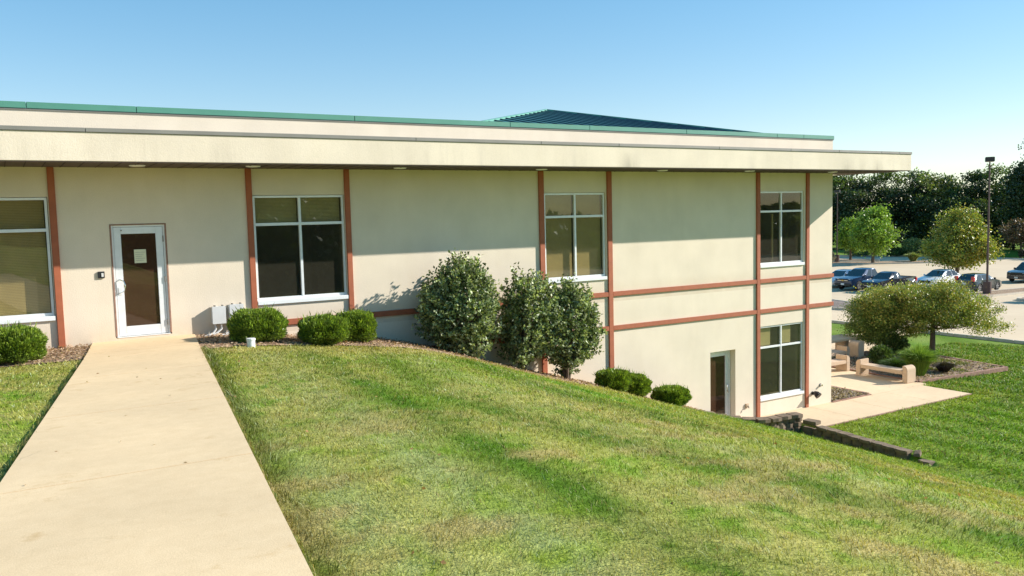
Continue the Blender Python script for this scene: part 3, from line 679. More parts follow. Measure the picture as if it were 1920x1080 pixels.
def yew(loc,w,h,label,dens=1.,seedcol=0):
    t=thing('evergreen_shrub',label,'shrub',loc,group='clipped evergreen shrubs along the wall')
    n=int(21000*dens)
    u=rot_basis(n); 
    r=.72+.3*rng.random(n)**.6; lump=1+.07*np.sin(u[:,0]*7+loc[0])*np.sin(u[:,1]*6)+.05*np.sin(u[:,2]*9+loc[0]*3)
    sup=(np.abs(u)**3.0).sum(1)**(-1/3.0)  # squarish
    P=u*(sup*r*lump)[:,None]*np.array([w/2,w/2*.95,h/2]); P[:,2]+=h/2+.02
    D=u*.7+np.array([0,0,.75])+rng.normal(size=(n,3))*.35
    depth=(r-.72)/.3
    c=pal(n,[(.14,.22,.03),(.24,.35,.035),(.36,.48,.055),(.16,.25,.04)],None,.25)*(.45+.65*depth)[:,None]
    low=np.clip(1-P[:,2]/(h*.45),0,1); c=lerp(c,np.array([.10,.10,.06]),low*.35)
    spr=(rng.random(n)<.012)&(u[:,2]>.3); L=.04+.025*rng.random(n); L[spr]*=2.6; spr=spr&(rng.random(n)<.6); P[spr]+=u[spr]*.03
    cl=np.sin(P[:,0]*23+loc[0]*9)*np.sin(P[:,1]*21)*np.sin(P[:,2]*25+loc[0]); c=c*(.72+.38*cl+.12*rng.random(n))[:,None]
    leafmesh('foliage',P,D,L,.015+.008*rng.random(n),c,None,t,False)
    # inner dark core leaves so it is not see-through
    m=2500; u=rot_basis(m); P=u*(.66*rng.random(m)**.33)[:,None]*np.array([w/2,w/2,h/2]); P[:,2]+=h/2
    tw=MB()
    for i in range(14):
        a=random.uniform(0,6.28); tw.tube([(0,0,-.08),(math.cos(a)*w*.12,math.sin(a)*w*.12,h*.3),(math.cos(a)*w*.3,math.sin(a)*w*.3,h*.75)],[.02,.013,.005],5)
    tw.build('stem',M_BARK,t)
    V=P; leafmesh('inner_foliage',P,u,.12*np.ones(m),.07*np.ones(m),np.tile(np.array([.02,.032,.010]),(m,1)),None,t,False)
    return t
def gz(x,y): return float(terrain(x,y))
YS=[(0.10,-1.38,.98,.56,'round clipped evergreen shrub left of the concrete path, at the photo edge'),
    (4.30,-1.30,1.02,.61,'round clipped evergreen shrub in front of the grey wall boxes'),
    (5.57,-1.52,.90,.55,'round clipped evergreen shrub under the big window, front one of a touching pair'),
    (6.42,-1.05,.82,.62,'round clipped evergreen shrub under the big window, rear one of a touching pair'),
    (13.35,-1.05,.80,.52,'low evergreen shrub on the slope, upper one of the touching pair by the red post'),
    (14.25,-.78,.80,.56,'low evergreen shrub on the slope, lower one of the touching pair by the red post'),
    (15.5,-.85,.88,.48,'low evergreen shrub standing alone on the slope near the lower door')]
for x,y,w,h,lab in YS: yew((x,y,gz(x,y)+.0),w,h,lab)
def bigshrub(base,cen,rx,rz,n,label,trunks,leaf=.088,seed=0):
    t=thing('leafy_shrub',label,'shrub',base,group='tall leafy shrubs by the wall')
    c0=np.array(cen)-np.array(base)
    # shoots: outward upward stems, leaves along them
    tw=MB(); LP=[];LD=[];LC=[]
    ns=int(n/13)
    for i in range(ns):
        u=rot_basis(1)[0]; rr=random.uniform(.35,1.0)**.45
        lum=1+.13*math.sin(u[0]*5+seed)+.10*math.sin(u[1]*7+u[2]*6+seed*2)
        ex=2.3 if u[2]>0 else 3.6; sq=(np.abs(u)**ex).sum()**(-1/ex); e=c0+u*sq*np.array([rx,min(rx*.85,.72),rz])*rr*lum
        top=max(0,u[2])
        d=np.array([u[0]*.55,u[1]*.55,.55+.5*u[2]]); d/=np.linalg.norm(d)
        Ls=random.uniform(.14,.34)+ (random.random()<.35)*top*random.uniform(.10,.45)
        st=e-d*Ls*.6; k=random.randint(13,22)
        tt=np.linspace(0,1,k); bend=rng.normal(size=3)*.04
        pts=st+np.outer(tt,d*Ls)+np.outer(tt**2,bend)
        if i%3==0: tw.tube([tuple(pts[0]),tuple(pts[-1])],[.005,.002],3,False)
        LP.append(pts+rng.normal(size=(k,3))*.018); dd=d*.45+rng.normal(size=(k,3))*.8; LD.append(dd)
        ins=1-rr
        cc=pal(k,[(.20,.26,.10),(.32,.38,.17),(.42,.46,.26),(.07,.11,.035)],None,.25)*(1-.45*ins)  # palest tone stands in for sunlit leaves, inner shoots coloured darker
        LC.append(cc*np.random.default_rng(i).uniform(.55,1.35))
    LP=np.concatenate(LP);LD=np.concatenate(LD);LC=np.concatenate(LC); m=len(LP)
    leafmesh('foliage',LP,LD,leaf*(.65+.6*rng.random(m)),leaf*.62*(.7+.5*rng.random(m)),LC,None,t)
    tr=tw
    for i in range(trunks):
        a=2*math.pi*i/trunks+seed; e=c0+np.array([math.cos(a)*rx*.55,math.sin(a)*rx*.5,rz*random.uniform(-.1,.5)])
        m1=np.array([math.cos(a)*.08,math.sin(a)*.08,c0[2]*.22]); m2=m1*.5+e*.5+np.array([0,0,-.05])
        tr.tube([(math.cos(a)*.03,math.sin(a)*.03,-.1),tuple(m1),tuple(m2),tuple(e)],[.055,.042,.026,.01],7)
        for j in range(4):
            q=m2*.6+e*.4+rng.normal(size=3)*.05; e2=c0+rot_basis(1)[0]*np.array([rx,rx*.85,rz])*.75; tr.tube([tuple(m1*.4+m2*.6),tuple((q+e2)/2),tuple(e2)],[.018,.011,.005],5)
    tr.build('trunk',M_BARK,t,smooth=True); return t
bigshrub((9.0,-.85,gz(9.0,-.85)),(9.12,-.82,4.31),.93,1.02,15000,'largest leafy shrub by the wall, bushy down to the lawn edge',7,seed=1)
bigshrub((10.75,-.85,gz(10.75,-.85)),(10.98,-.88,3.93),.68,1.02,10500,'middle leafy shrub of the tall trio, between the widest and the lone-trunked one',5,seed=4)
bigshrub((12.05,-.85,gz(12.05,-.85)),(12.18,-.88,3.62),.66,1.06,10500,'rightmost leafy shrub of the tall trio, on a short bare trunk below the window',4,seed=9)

def tree(name,label,cat,base,trunk_h,ells,nclump,lpc,leafL,colors,trunk_r=.12,sig=.35,group=None,shell=.5,leafW=.6,jit=.25,lean=0):
    t=thing(name,label,cat,base,group=group)
    P=[];D=[];C=[]; cents=[]
    vol=[e[3]*e[4]*e[5] for e in ells]; vs=sum(vol)
    for e,v in zip(ells,vol):
        k=max(3,int(nclump*v/vs))
        u=rot_basis(k); r=shell+(1-shell)*rng.random(k)**.5
        lump=1+.12*np.sin(u[:,0]*5+e[0])+.1*np.sin(u[:,1]*6+u[:,2]*4)
        c=np.array(e[:3])+u*(r*lump)[:,None]*np.array(e[3:6]); cents.append(c)
    cents=np.concatenate(cents); k=len(cents)
    tone=.75+.5*rng.random(k)
    for i in range(k):
        s=sig*(.6+.8*random.random()); q=rng.normal(size=(lpc,3))*s*np.array([1,1,.6]); P.append(cents[i]+q)
        D.append(rng.normal(size=(lpc,3))+np.array([0,0,-.1])); C.append(pal(lpc,colors,None,jit)*tone[i])
    P=np.concatenate(P);D=np.concatenate(D);C=np.concatenate(C);m=len(P)
    leafmesh('crown',P,D,leafL*(.7+.6*rng.random(m)),leafL*leafW*(.7+.6*rng.random(m)),C,None,t,False)
    tr=MB(); topz=cents[:,2].max()*.8; cx,cy=.3*np.mean([e[0] for e in ells]),.3*np.mean([e[1] for e in ells])
    main=[(0,0,-.15),(0.02,0,trunk_h*.5),(cx*.3,cy*.3,trunk_h),(cx*.7,cy*.7,(trunk_h+topz)/2),(cx,cy,topz)]
    tr.tube(main,[trunk_r*1.25,trunk_r,trunk_r*.85,trunk_r*.5,trunk_r*.12],9)
    for i in rng.choice(k,min(k,34),replace=False):
        e=cents[i]; f=random.uniform(0,.6); z=trunk_h+(topz-trunk_h)*f*.8; s=np.array([cx*(.3+.6*f),cy*(.3+.6*f),z]); 
        if e[2]<z: s=np.array([cx*.3,cy*.3,trunk_h*.9])
        mid=(s+e)/2+np.array([0,0,-.06*np.linalg.norm(e-s)]); tr.tube([tuple(s),tuple(mid),tuple(e)],[trunk_r*.4,trunk_r*.24,trunk_r*.06],5,False)
    tr.build('trunk',M_BARK,t,smooth=True); return t
# crab apple trees by the patio
tree('crabapple_tree','low spreading tree with yellowing leaves in the mulch bed beside the patio','tree',(34.35,3.54,-.02),1.25,
     [(-.1,.1,2.25,1.7,1.7,.95),(1.2,-.85,1.85,1.1,1.1,.65),(-1.35,1.0,2.2,1.4,1.4,.8),(1.7,-1.3,1.2,.85,.8,.3),(-.6,.7,1.4,1.1,1.1,.5),(.5,-.3,1.6,1.0,1.0,.45)],390,170,.075,
     [(.22,.29,.05),(.30,.35,.065),(.40,.31,.07),(.15,.22,.04),(.42,.40,.10)],.11,.2,None,.3)
tree('crabapple_tree','dark green spreading tree overhanging the concrete benches','tree',(33.1,5.3,-.02),1.2,
     [(-.1,.05,1.7,1.25,1.25,.9),(.5,-.4,2.2,1.1,1.1,.55),(-.3,.1,.95,1.0,1.0,.55)],260,170,.075,
     [(.13,.20,.035),(.18,.25,.05),(.10,.15,.03),(.26,.28,.06)],.11,.2,None,.3)
# shrubs in the patio bed
def bushy(name,label,loc,rx,h,n,L,cols,group=None,cat='shrub'):
    t=thing(name,label,cat,loc,group=group); u=rot_basis(n); r=.4+.6*rng.random(n)**.5
    lump=1+.12*np.sin(u[:,0]*6+loc[0])+.1*np.sin(u[:,2]*7+u[:,1]*5)
    P=u*(r*lump)[:,None]*np.array([rx,rx,h/2]); P[:,2]+=h/2; D=u+rng.normal(size=(n,3))*.6+np.array([0,0,.3])
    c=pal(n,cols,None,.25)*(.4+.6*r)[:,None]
    leafmesh('foliage',P,D,L*(.7+.6*rng.random(n)),L*.5*np.ones(n),c,None,t,False)
    tw=MB()
    for i in range(8):
        a=random.uniform(0,6.28); tw.tube([(0,0,-.05),(math.cos(a)*rx*.5,math.sin(a)*rx*.5,h*.6)],[.02,.006],5)
    tw.build('stem',M_BARK,t); return t
DG=[(.05,.09,.022),(.08,.135,.03),(.11,.17,.04)]
bushy('round_shrub','small round dark green shrub behind the concrete bench',(30.5,3.3,0),.42,.72,3500,.09,DG)
bushy('round_shrub','round dark green shrub under the spreading tree, farther from the bench',(33.0,4.4,0),.55,.82,4500,.09,DG)
def ograss(name,label,loc,r,h,n,cols,W=.012):
    t=thing(name,label,'ornamental grass',loc); a=rng.random(n)*6.283; rr=rng.random(n)**.7
    base=np.stack([np.cos(a)*rr*r*.3,np.sin(a)*rr*r*.3,np.zeros(n)],1); out=np.stack([np.cos(a),np.sin(a),0*a],1)
    hh=h*(.65+.35*rng.random(n)); m1=base+out*(rr*r*.4)[:,None]+np.array([0,0,1])*(hh*.65)[:,None]; tip=base+out*(rr*r*1.0)[:,None]+np.array([0,0,1])*(hh*(1-.35*rr))[:,None]
    s=np.cross(out,[0,0,1])+rng.normal(size=(n,3))*.5; s/=np.linalg.norm(s,axis=1)[:,None]; s*=W
    V=np.stack([base-s/2,base+s/2,m1+s/2,m1-s/2,tip],1).reshape(-1,3); k=np.arange(n)*5
    Fi=np.stack([k,k+1,k+2,k,k+2,k+3,k+3,k+2,k+4],1).ravel(); c=np.repeat(pal(n,cols,None,.25),5,0)
    npmesh('blades',V,Fi,3,M_BLADE,t,c); MB().tube([(0,0,-.05),(0,0,.12)],[r*.25,r*.12],10).build('crown_base',M_BARK,t); return t
ograss('ornamental_grass','tall bright green fountain grass beside the concrete bench end',(29.4,.95,0),.7,1.38,3400,[(.20,.32,.05),(.28,.40,.08),(.14,.24,.04)],.016)
ograss('ornamental_grass','low dark green grass clump behind the concrete bench',(29.5,2.0,0),.55,.62,1700,[(.05,.10,.025),(.07,.13,.03)],.016)
ograss('ornamental_grass','dark purple-black grass clump in the mulch bed right of the fountain grass',(30.7,.75,0),.42,.5,1500,[(.05,.035,.03),(.035,.03,.03),(.08,.07,.04)],.016)
ograss('ornamental_grass','tall tawny green grass clump on the kerbed island at the photo right edge',(62.9,13.55,-.45),.9,1.35,2200,[(.20,.22,.07),(.27,.25,.10),(.15,.19,.05)],.04)
# low creeping ground cover in the bed
n=9000; x=29+4.2*rng.random(n); y=.1+2.6*rng.random(n); ok=in_poly(x,y,BED2)&(fbm(x*1.3,y*1.3,91)>.55)&(x>30.6); x=x[ok];y=y[ok]; m=len(x)
o=leafmesh('ground_cover',np.stack([x,y,.03+0*x],1),rng.normal(size=(m,3))*.6+np.array([0,0,.6]),.07*np.ones(m),.05*np.ones(m),pal(m,[(.16,.19,.05),(.22,.2,.07)]),None,None,False); tag(o,'yellow green creeping ground cover in the mulch bed','ground cover',None,'stuff')

# ------------------------------------------------------------------ benches and table
def endprof(s,x_out,thick,ztop,zseat0,zseat1,x_in):
    pass
def bench_mesh(L,w,arm=.62):
    # profile in (u,z), extruded over width w; u from 0 to L; outer top corners rounded
    r=.16; th=.20; zs1,zs0=.44,.30
    def arcpts(cx,cz,a0,a1,n=7): return [(cx+r*math.cos(a0+(a1-a0)*i/n),cz+r*math.sin(a0+(a1-a0)*i/n)) for i in range(n+1)]
    pr=[(0,0)]+[(p[0],p[1]) for p in arcpts(r,arm-r,math.pi,math.pi/2)]+[(th+.03,arm),(th+.05,zs1+.05),(th+.10,zs1)]
    pr+=[(L-th-.10,zs1),(L-th-.05,zs1+.05),(L-th-.03,arm)]+arcpts(L-r,arm-r,math.pi/2,0)+[(L,0),(L-th,0),(L-th,zs0-.04),(L-th-.04,zs0),(th+.04,zs0),(th,zs0-.04),(th,0)]
    return pr
def bench(label,loc,rz,L=2.25,w=.52,group='precast concrete benches on the patio'):
    t=thing('concrete_bench',label,'bench',loc,rz,group)
    r=.16; pr=bench_mesh(L,w)
    # three meshes: seat slab and two ends
    seat=[(.201,.30),(L-.201,.30),(L-.201,.44),(.201,.44)]
    def end(sgn):
        def m(u): return u if sgn>0 else L-u
        p=[(m(0),0)]+[(m(r+r*math.cos(a)),.62-r+r*math.sin(a)) for a in np.linspace(math.pi,math.pi/2,8)]+[(m(.20),.62),(m(.20),0)]
        return p
    mb=MB(); mb.prism(seat,.01,w-.01,'y'); mb.build('seat',M_BENCH,t,bevel=.012)
    for s in (1,-1): MB().prism(end(s),0,w,'y').build('end_support',M_BENCH,t,bevel=.015,smooth=True)
    return t
# bench axis is local x; width is local y
bench('long pale concrete bench at the patio edge, nearest the mulch bed corner',(28.30,.32,0),math.pi/2,2.15)
bench('concrete bench half hidden by the building corner, set across the patio',(26.2,3.15,0),0,2.15)
t=thing('concrete_table','rectangular pale concrete table partly hidden behind the building corner','table',(31.0,5.55,0),0)
MB().box(-2.2,1.2,-.1,1.0,.64,.74).build('table_top',M_PATIO,t,bevel=.02)
for x in (-1.5,.45): MB().box(x,x+.3,.2,.75,0,.639).build('pedestal',M_BENCH,t,bevel=.04)
bench('concrete bench on the near side of the pale concrete table',(28.2,4.55,0),0,2.0)
t=thing('bench_end_block','concrete bench end block with rounded top at the end of the table benches','bench_end',(31.2,5.0,0))  # rounded end block of a bench, modelled on its own
MB().prism([(-.2,0)]+[(-.2+.16-.16*math.cos(a),.54+.16*math.sin(a)) for a in np.linspace(0,math.pi/2,6)]+[(.2,.70),(.2,0)],-.25,.25,'y').build('pier',M_BENCH,t,bevel=.015)

# ------------------------------------------------------------------ lamp posts
def lamp(label,loc,h,rz,group=None):
    t=thing('lamp_post',label,'lamp post',loc,rz,'tall dark parking lot lamp posts')
    MB().tube([(0,0,-.1),(0,0,.95)],[.30,.30],18).build('concrete_base',M_TRUNKP,t,bevel=.02)
    MB().tube([(0,0,.95),(0,0,h-.3)],[.085,.05],12).build('pole',M_TRUNKP,t,smooth=True)
    MB().tube([(0,0,h-.32),(0,0,h-.1)],.05,8).build('arm',M_TRUNKP,t)
    MB().box(-.31,.31,-.31,.31,h-.12,h+.24).build('lamp_head',M_BLACK,t,bevel=.03)
    MB().box(-.25,.25,-.25,.25,h-.135,h-.121).build('lens',M_LAMPW,t)
    return t
lamp('tall dark lamp post with square head beside the dark hatchback',(64.85,18.5,-.46),10.2,.6)
lamp('thin dark lamp post just past the building corner, behind the parked cars',(91.9,53.2,-.5),9.0,.4)

# ------------------------------------------------------------------ lot trees and far planting
AG=[(.18,.31,.035),(.25,.40,.045),(.13,.22,.03),(.33,.46,.06)]
tree('lot_tree','smaller bright green tree beside the building corner in the far parking lot','tree',(95.9,54.2,-.5),1.4,[(0,0,3.2,1.5,1.5,1.8),(0,0,4.6,.9,.9,1.1)],100,120,.26,AG,.16,.38,None,.35)
tree('lot_tree','larger bright green rounded tree in the far parking lot','tree',(92.2,48.2,-.5),1.6,[(0,0,3.7,2.1,2.1,2.2),(0,0,5.6,1.2,1.2,1.4)],160,130,.26,AG,.18,.42,None,.35)
tree('lot_tree','olive green tree turning orange at the top, behind the parked sedan','tree',(73.1,25.9,-.5),1.6,[(0,0,3.2,2.5,2.5,1.6),(.15,0,4.8,1.7,1.7,1.6),(.1,0,6.5,.6,.6,.7)],230,150,.21,[(.22,.28,.04),(.30,.33,.05),(.14,.20,.03),(.42,.34,.07)],.17,.40,None,.3)
tree('lot_tree','small reddish tree at the right edge of the far lawn strip','tree',(112.8,41.4,-.5),1.6,[(0,0,3.2,2.3,2.3,1.7)],60,90,.26,[(.12,.08,.045),(.10,.09,.04),(.15,.09,.05)],.13,.42,None,.3)
tree('lot_tree','small rusty tree right of the larger bright green tree, at the woods edge','tree',(108,57.4,-.5),1.3,[(0,0,2.6,1.7,1.7,1.5)],45,80,.26,[(.16,.10,.06),(.11,.08,.05)],.1,.35,None,.3)
LG=[(.26,.30,.10),(.33,.36,.14),(.18,.22,.07)]
bushy('pale_shrub','rounded pale green shrub in front of the dark woods',(109.6,54.0,-.5),1.75,2.3,3500,.26,LG)
ograss('ornamental_grass','small yellow green grass clump on the far parking island',(97.6,46.4,-.42),1.0,1.3,900,LG,.08)
for (x,y,w) in [(107.8,56.2,1.7),(110.5,53.0,1.5),(111.4,52.2,1.4),(106.6,58.2,1.6)]:
    pass
hl=['low dark hedge bush left of the pale shrub, near the lot edge','low dark hedge bush right of the pale shrub','low dark hedge bush farthest left below the bright green trees']
for (x,y,w),l in zip([(108.6,56.4,1.9),(111.9,52.6,1.8),(106.5,60.4,2.2)],hl): bushy('hedge_bush',l,(x,y,-.5),w,1.15,2200,.22,DG)
bushy('hedge_bush','low dark red bush at the right edge of the far lawn strip',(112.2,39.8,-.5),1.3,1.1,1500,.22,[(.07,.045,.035),(.05,.05,.03)])
bushy('grey_shrub','pale grey rounded bush touching the building corner in the far lot',(89.2,52.6,-.5),1.0,1.6,1800,.2,[(.30,.26,.22),(.36,.32,.27)])
# woods as one mass
def woods(name,line,hfun,n,depth,leaf,cols,label):
    P=[];D=[];C=[];tr=MB()
    for i in range(n):
        f=(i+.5)/n; k=f*(len(line)-1); j=min(int(k),len(line)-2); a=np.array(line[j],float)*(1-(k-j))+np.array(line[j+1],float)*(k-j)
        row=i%3; d=np.array(line[j+1],float)-np.array(line[j],float); d/=np.linalg.norm(d); nn=np.array([-d[1],d[0]]);
        if nn@(a-CAM[:2])<0: nn=-nn
        b=a+nn*(row*depth/3+random.uniform(0,2.))+d*random.uniform(-1.5,1.5)
        H=hfun(f)*random.uniform(.82,1.08)*(1+.06*row); R=random.uniform(2.6,4.2)
        if row==0: H*=.78
        if i%2==0: tr.tube([(b[0],b[1],-1),(b[0],b[1],H*.7)],[.25,.1],5,False)
        q=int(3600*H/12); k2=int(H*4.5); cu=rot_basis(k2); hz=H*(.12+.80*rng.random(k2)); 
        prof=np.sqrt(np.clip(1-((hz/H-.5)/.52)**2,0.05,1))
        cc=np.stack([b[0]+cu[:,0]*R*prof*rng.random(k2)**.4,b[1]+cu[:,1]*R*prof*rng.random(k2)**.4,hz-.6],1); tone=.35+1.35*rng.random(k2)**1.6
        idx=rng.integers(0,k2,q); s=.62; P.append(cc[idx]+np.clip(rng.normal(size=(q,3)),-1.8,1.8)*s*np.array([1,1,.7])); D.append(rng.normal(size=(q,3)))
        base=np.array(cols[random.randrange(len(cols))]); C.append(base*(tone[idx]*(.75+.5*rng.random(q)))[:,None])
    P=np.concatenate(P);D=np.concatenate(D);C=np.concatenate(C);m=len(P)
    o=leafmesh(name,P,D,leaf*(.7+.7*rng.random(m)),leaf*.7*(.7+.6*rng.random(m)),C,None,None,False); tag(o,label,'woods',None,'stuff')
    o2=tr.build('woods_trunks',M_BARK,o); 
WC=[(.07,.11,.03),(.11,.16,.035),(.05,.08,.028),(.18,.22,.055),(.09,.12,.04)]
woods('woods',[(106,101),(119,83),(128,67),(133,53),(133,38),(130,22),(127,6)],lambda f:12.7+1.2*math.sin(f*9),84,11,.36,WC,'dark green woods behind the parking lot')
tree('tall_dark_tree','tallest dark tree rising above the woods at the right edge','tree',(130.5,47.5,-.5),5,[(0,0,8.5,4.9,4.9,5.3),(.8,-.8,14.0,3.2,3.2,3.2)],230,120,.42,[(.045,.065,.02),(.06,.085,.025)],.4,.7,None,.4)
tree('tall_dark_tree','second tall dark tree beside the tallest one, cut by the right photo edge','tree',(131.0,41.0,-.5),5,[(0,0,9.2,5.1,5.1,5.8),(.3,-.8,15.2,3.4,3.4,3.4)],230,120,.42,[(.045,.065,.02),(.055,.08,.025)],.4,.7,None,.4)
# low distant tree line on the camera side (seen in the window glass)
woods('woods',[(-120,-190),(-20,-205),(90,-200),(230,-185),(360,-120)],lambda f:14.5 if f<.52 else (8 if .74<f<.79 else 4.6),210,16,1.5,WC,'distant low tree line on the far side of the lawn')

woods('woods',[(-10,-58),(25,-62),(45,-72),(90,-78),(150,-62),(210,-20)],lambda f:9.5 if f<.33 else 5.9,150,9,1.0,WC,'low dark trees at the foot of the lawn behind the viewer')
# ------------------------------------------------------------------ cars
def paint(name,col,rough=.25,metal=.3):
    m,nt,b=newmat(name); c=mixc(nt,noise(nt,2,3),tuple(x*.9 for x in col),tuple(min(1,x*1.1) for x in col)); lk(nt,c,b.inputs['Base Color'])
    b.inputs['Roughness'].default_value=rough; b.inputs['Metallic'].default_value=metal; b.inputs['Coat Weight'].default_value=1; b.inputs['Coat Roughness'].default_value=.06; return m
def arch(cx,r,zb,n=8): # from rear side to front side under, going +x
    return [(cx-r*math.cos(math.pi*i/n),max(zb,.0)+ (r*math.sin(math.pi*i/n))) for i in range(n+1)]
def car(name,label,cat,loc,rz,spec,pm):
    """local +x = forward (nose at +L/2)"""
    t=thing(name,label,cat,loc,rz); L,W,H=spec['L'],spec['W'],spec['H']; hw=W/2; gc=spec['gc']; wr=spec['wr']; fx,rx_=spec['axf'],spec['axr']
    belt=spec['belt']; hood=spec['hood']; ar=wr+.07
    top=spec['top']  # outline from rear to nose above: list (x,z)
    outl=list(top)
    bot=[(L/2-.05,gc+.08)]
    a1=[(fx+ar*math.cos(math.pi*i/8),wr+ar*math.sin(math.pi*i/8)) for i in range(9)]
    a2=[(rx_+ar*math.cos(math.pi*i/8),wr+ar*math.sin(math.pi*i/8)) for i in range(9)]
    outl=outl+bot+[(fx+ar,gc)]+a1+[(fx-ar,gc)]+[(rx_+ar,gc)]+a2+[(rx_-ar,gc+.05)]+[(-L/2+.05,gc+.12)]
    # build as vertical slices: ngon sides + strip with inset shoulder
    n=len(outl); vs=[];fs=[]
    def y_at(x,z,s):
        e=max(0,(abs(x)-(L/2-.55))/.55); tz_=max(0,(z-belt*.82))*.16
        return s*(hw-.13*e*e-tz_)
    rings=[(-1,0),(-1,1),(1,1),(1,0)]
    def ring(s,ins):
        o=[]
        cx0=0
        for (x,z) in outl:
            k=.045 if ins else 0
            o.append((x-(k if x>0 else -k)*min(1,abs(x)/(L/2))**6, y_at(x,z,s)+(0 if ins else -s*.05), z))
        return o
    A=[(x,y_at(x,z,-1)+.05,z) for x,z in outl]
    c0x=sum(p[0] for p in outl)/n; c0z=belt*.7
    def ins(x,z):
        dx,dz=x-c0x,z-c0z; l=math.hypot(dx,dz); inarch=any(math.hypot(x-a,z-wr)<ar+.02 for a in (fx,rx_))
        if inarch: return x,z
        return x-dx/l*.04,z-dz/l*.04
    B=[(ins(x,z)[0],y_at(x,z,-1),ins(x,z)[1]) for x,z in outl]; Cc=[(p[0],-p[1],p[2]) for p in B]; Dd=[(p[0],-p[1],p[2]) for p in A]
    vs=A+B+Cc+Dd
    for a,b in ((0,1),(2,3)):
        for i in range(n): fs.append((a*n+i,a*n+(i+1)%n,b*n+(i+1)%n,b*n+i))
    for i in range(n): fs.append((i,3*n+i,3*n+(i+1)%n,(i+1)%n))
    fs.append(tuple(n+i for i in range(n))); fs.append(tuple(2*n+i for i in range(n-1,-1,-1)))
    me=bpy.data.meshes.new('body'); me.from_pydata(vs,[],fs); bm=bmesh.new(); bm.from_mesh(me); bmesh.ops.triangulate(bm,faces=[f for f in bm.faces if len(f.verts)>4]); bmesh.ops.recalc_face_normals(bm,faces=bm.faces); bm.to_mesh(me); bm.free()
    me.polygons.foreach_set('use_smooth',[True]*len(me.polygons)); me.set_sharp_from_angle(angle=math.radians(32)); me.materials.append(pm); link(bpy.data.objects.new('body',me),t)
    # cabin: x0 rear base, x1 rear roof, x2 front roof, x3 front base
    x0,x1,x2,x3=spec['cab']; zb=belt-.04; zr=H-.02; yb_=hw-.06; yt=hw-.26
    cv=[(x0,-yb_,zb),(x3,-yb_,zb),(x3,yb_,zb),(x0,yb_,zb),(x1,-yt,zr-.05),(x2,-yt,zr-.05),(x2,yt,zr-.05),(x1,yt,zr-.05),
        (x1+.12,-yt+.12,zr+.02),(x2-.2,-yt+.12,zr+.02),(x2-.2,yt-.12,zr+.02),(x1+.12,yt-.12,zr+.02)]
    cb=MB().add(cv,[(0,1,5,4),(1,2,6,5),(2,3,7,6),(3,0,4,7),(4,5,9,8),(5,6,10,9),(6,7,11,10),(7,4,8,11),(8,9,10,11)]).build('cabin',pm,t,bevel=.03,smooth=True)
    def pane(nm,a,b,c,d,m=.05,off=.012):
        a,b,c,d=map(Vector,(a,b,c,d)); ce=(a+b+c+d)/4; nn=(b-a).cross(d-a).normalized(); 
        if nn.dot(ce-Vector((0,0,belt)))<0: nn=-nn
        q=[p+(ce-p)*m+nn*off for p in (a,b,c,d)]; MB().add(q,[(0,1,2,3)]).build(nm,M_CGLASS,t)
    v=cv
    pane('windshield',v[1],v[2],v[6],v[5],.10); pane('rear_window',v[3],v[0],v[4],v[7],.14)
    for s,(i0,i1,i5,i4) in ((-1,(0,1,5,4)),(1,(3,2,6,7))):
        a,b,c,d=[Vector(v[i]) for i in (i0,i1,i5,i4)]
        cuts=spec['cuts']
        for u0,u1 in zip(cuts[:-1],cuts[1:]):
            pane('side_window',a+(b-a)*(u0+.012),a+(b-a)*(u1-.012),d+(c-d)*(u1-.012),d+(c-d)*(u0+.012),.09)
    # wheels
    for wx in (fx,rx_):
        for s in (-1,1):
            y=s*(hw-.11); prof=[(-.1,wr-.04),(-.075,wr),(.075,wr),(.1,wr-.04),(.1,wr*.66),(-.1,wr*.66)]
            mb=MB(); nn=24; vs2=[(wx+r*math.cos(2*math.pi*k/nn),y+o,wr+r*math.sin(2*math.pi*k/nn)) for k in range(nn) for o,r in prof]; m=len(prof)
            w_=mb.add(vs2,[(k*m+j,k*m+(j+1)%m,((k+1)%nn)*m+(j+1)%m,((k+1)%nn)*m+j) for k in range(nn) for j in range(m)]).build('wheel',M_TYRE,t,smooth=True)
            mb=MB(); yo=y+s*.085; mb.tube([(wx,yo-s*.05,wr),(wx,yo-s*.04,wr)],wr*.66,20)
            for k in range(5):
                a=2*math.pi*k/5+.3; ca,sa=math.cos(a),math.sin(a); p0=Vector((wx,yo,wr)); d=Vector((ca,0,sa)); q=Vector((-sa,0,ca))*wr*.13
                e=p0+d*wr*.64; vs3=[p0-q,p0+q,e+q*1.2,e-q*1.2]; vs3+=[x+Vector((0,s*-.03,0)) for x in vs3]; mb.add(vs3,[(0,1,2,3),(4,5,6,7),(0,1,5,4),(1,2,6,5),(2,3,7,6),(3,0,4,7)])
            mb.build('rim',M_RIM,w_)
    zf=spec['face']; nose=L/2
    yi=hw-.15
    for s in (-1,1):
        MB().add([(nose-.02,s*(yi-.34),zf),(nose-.10,s*(yi+.03),zf+.0),(nose-.14,s*(yi+.03),zf+.17),(nose-.04,s*(yi-.34),zf+.15),(nose-.3,s*(yi-.34),zf),(nose-.42,s*(yi+.04),zf+.02),(nose-.42,s*(yi+.04),zf+.16),(nose-.3,s*(yi-.34),zf+.15)],
            [(0,1,2,3),(4,7,6,5),(0,4,5,1),(1,5,6,2),(2,6,7,3),(3,7,4,0)]).build('headlight',spec.get('hl',M_SHINE),t,bevel=.01)
        MB().box(-nose+.005,-nose+.2,s*(yi-.02)-.11,s*(yi-.02)+.12,spec['tl'],spec['tl']+spec.get('tlh',.22)).build('taillight',M_TAIL,t,bevel=.02)
        mx=x3-.35; MB().box(mx,mx+.12,s*(hw+.02)-.09,s*(hw+.02)+.09,belt-.0,belt+.15).build('mirror',pm,t,bevel=.03)
        hb=MB()
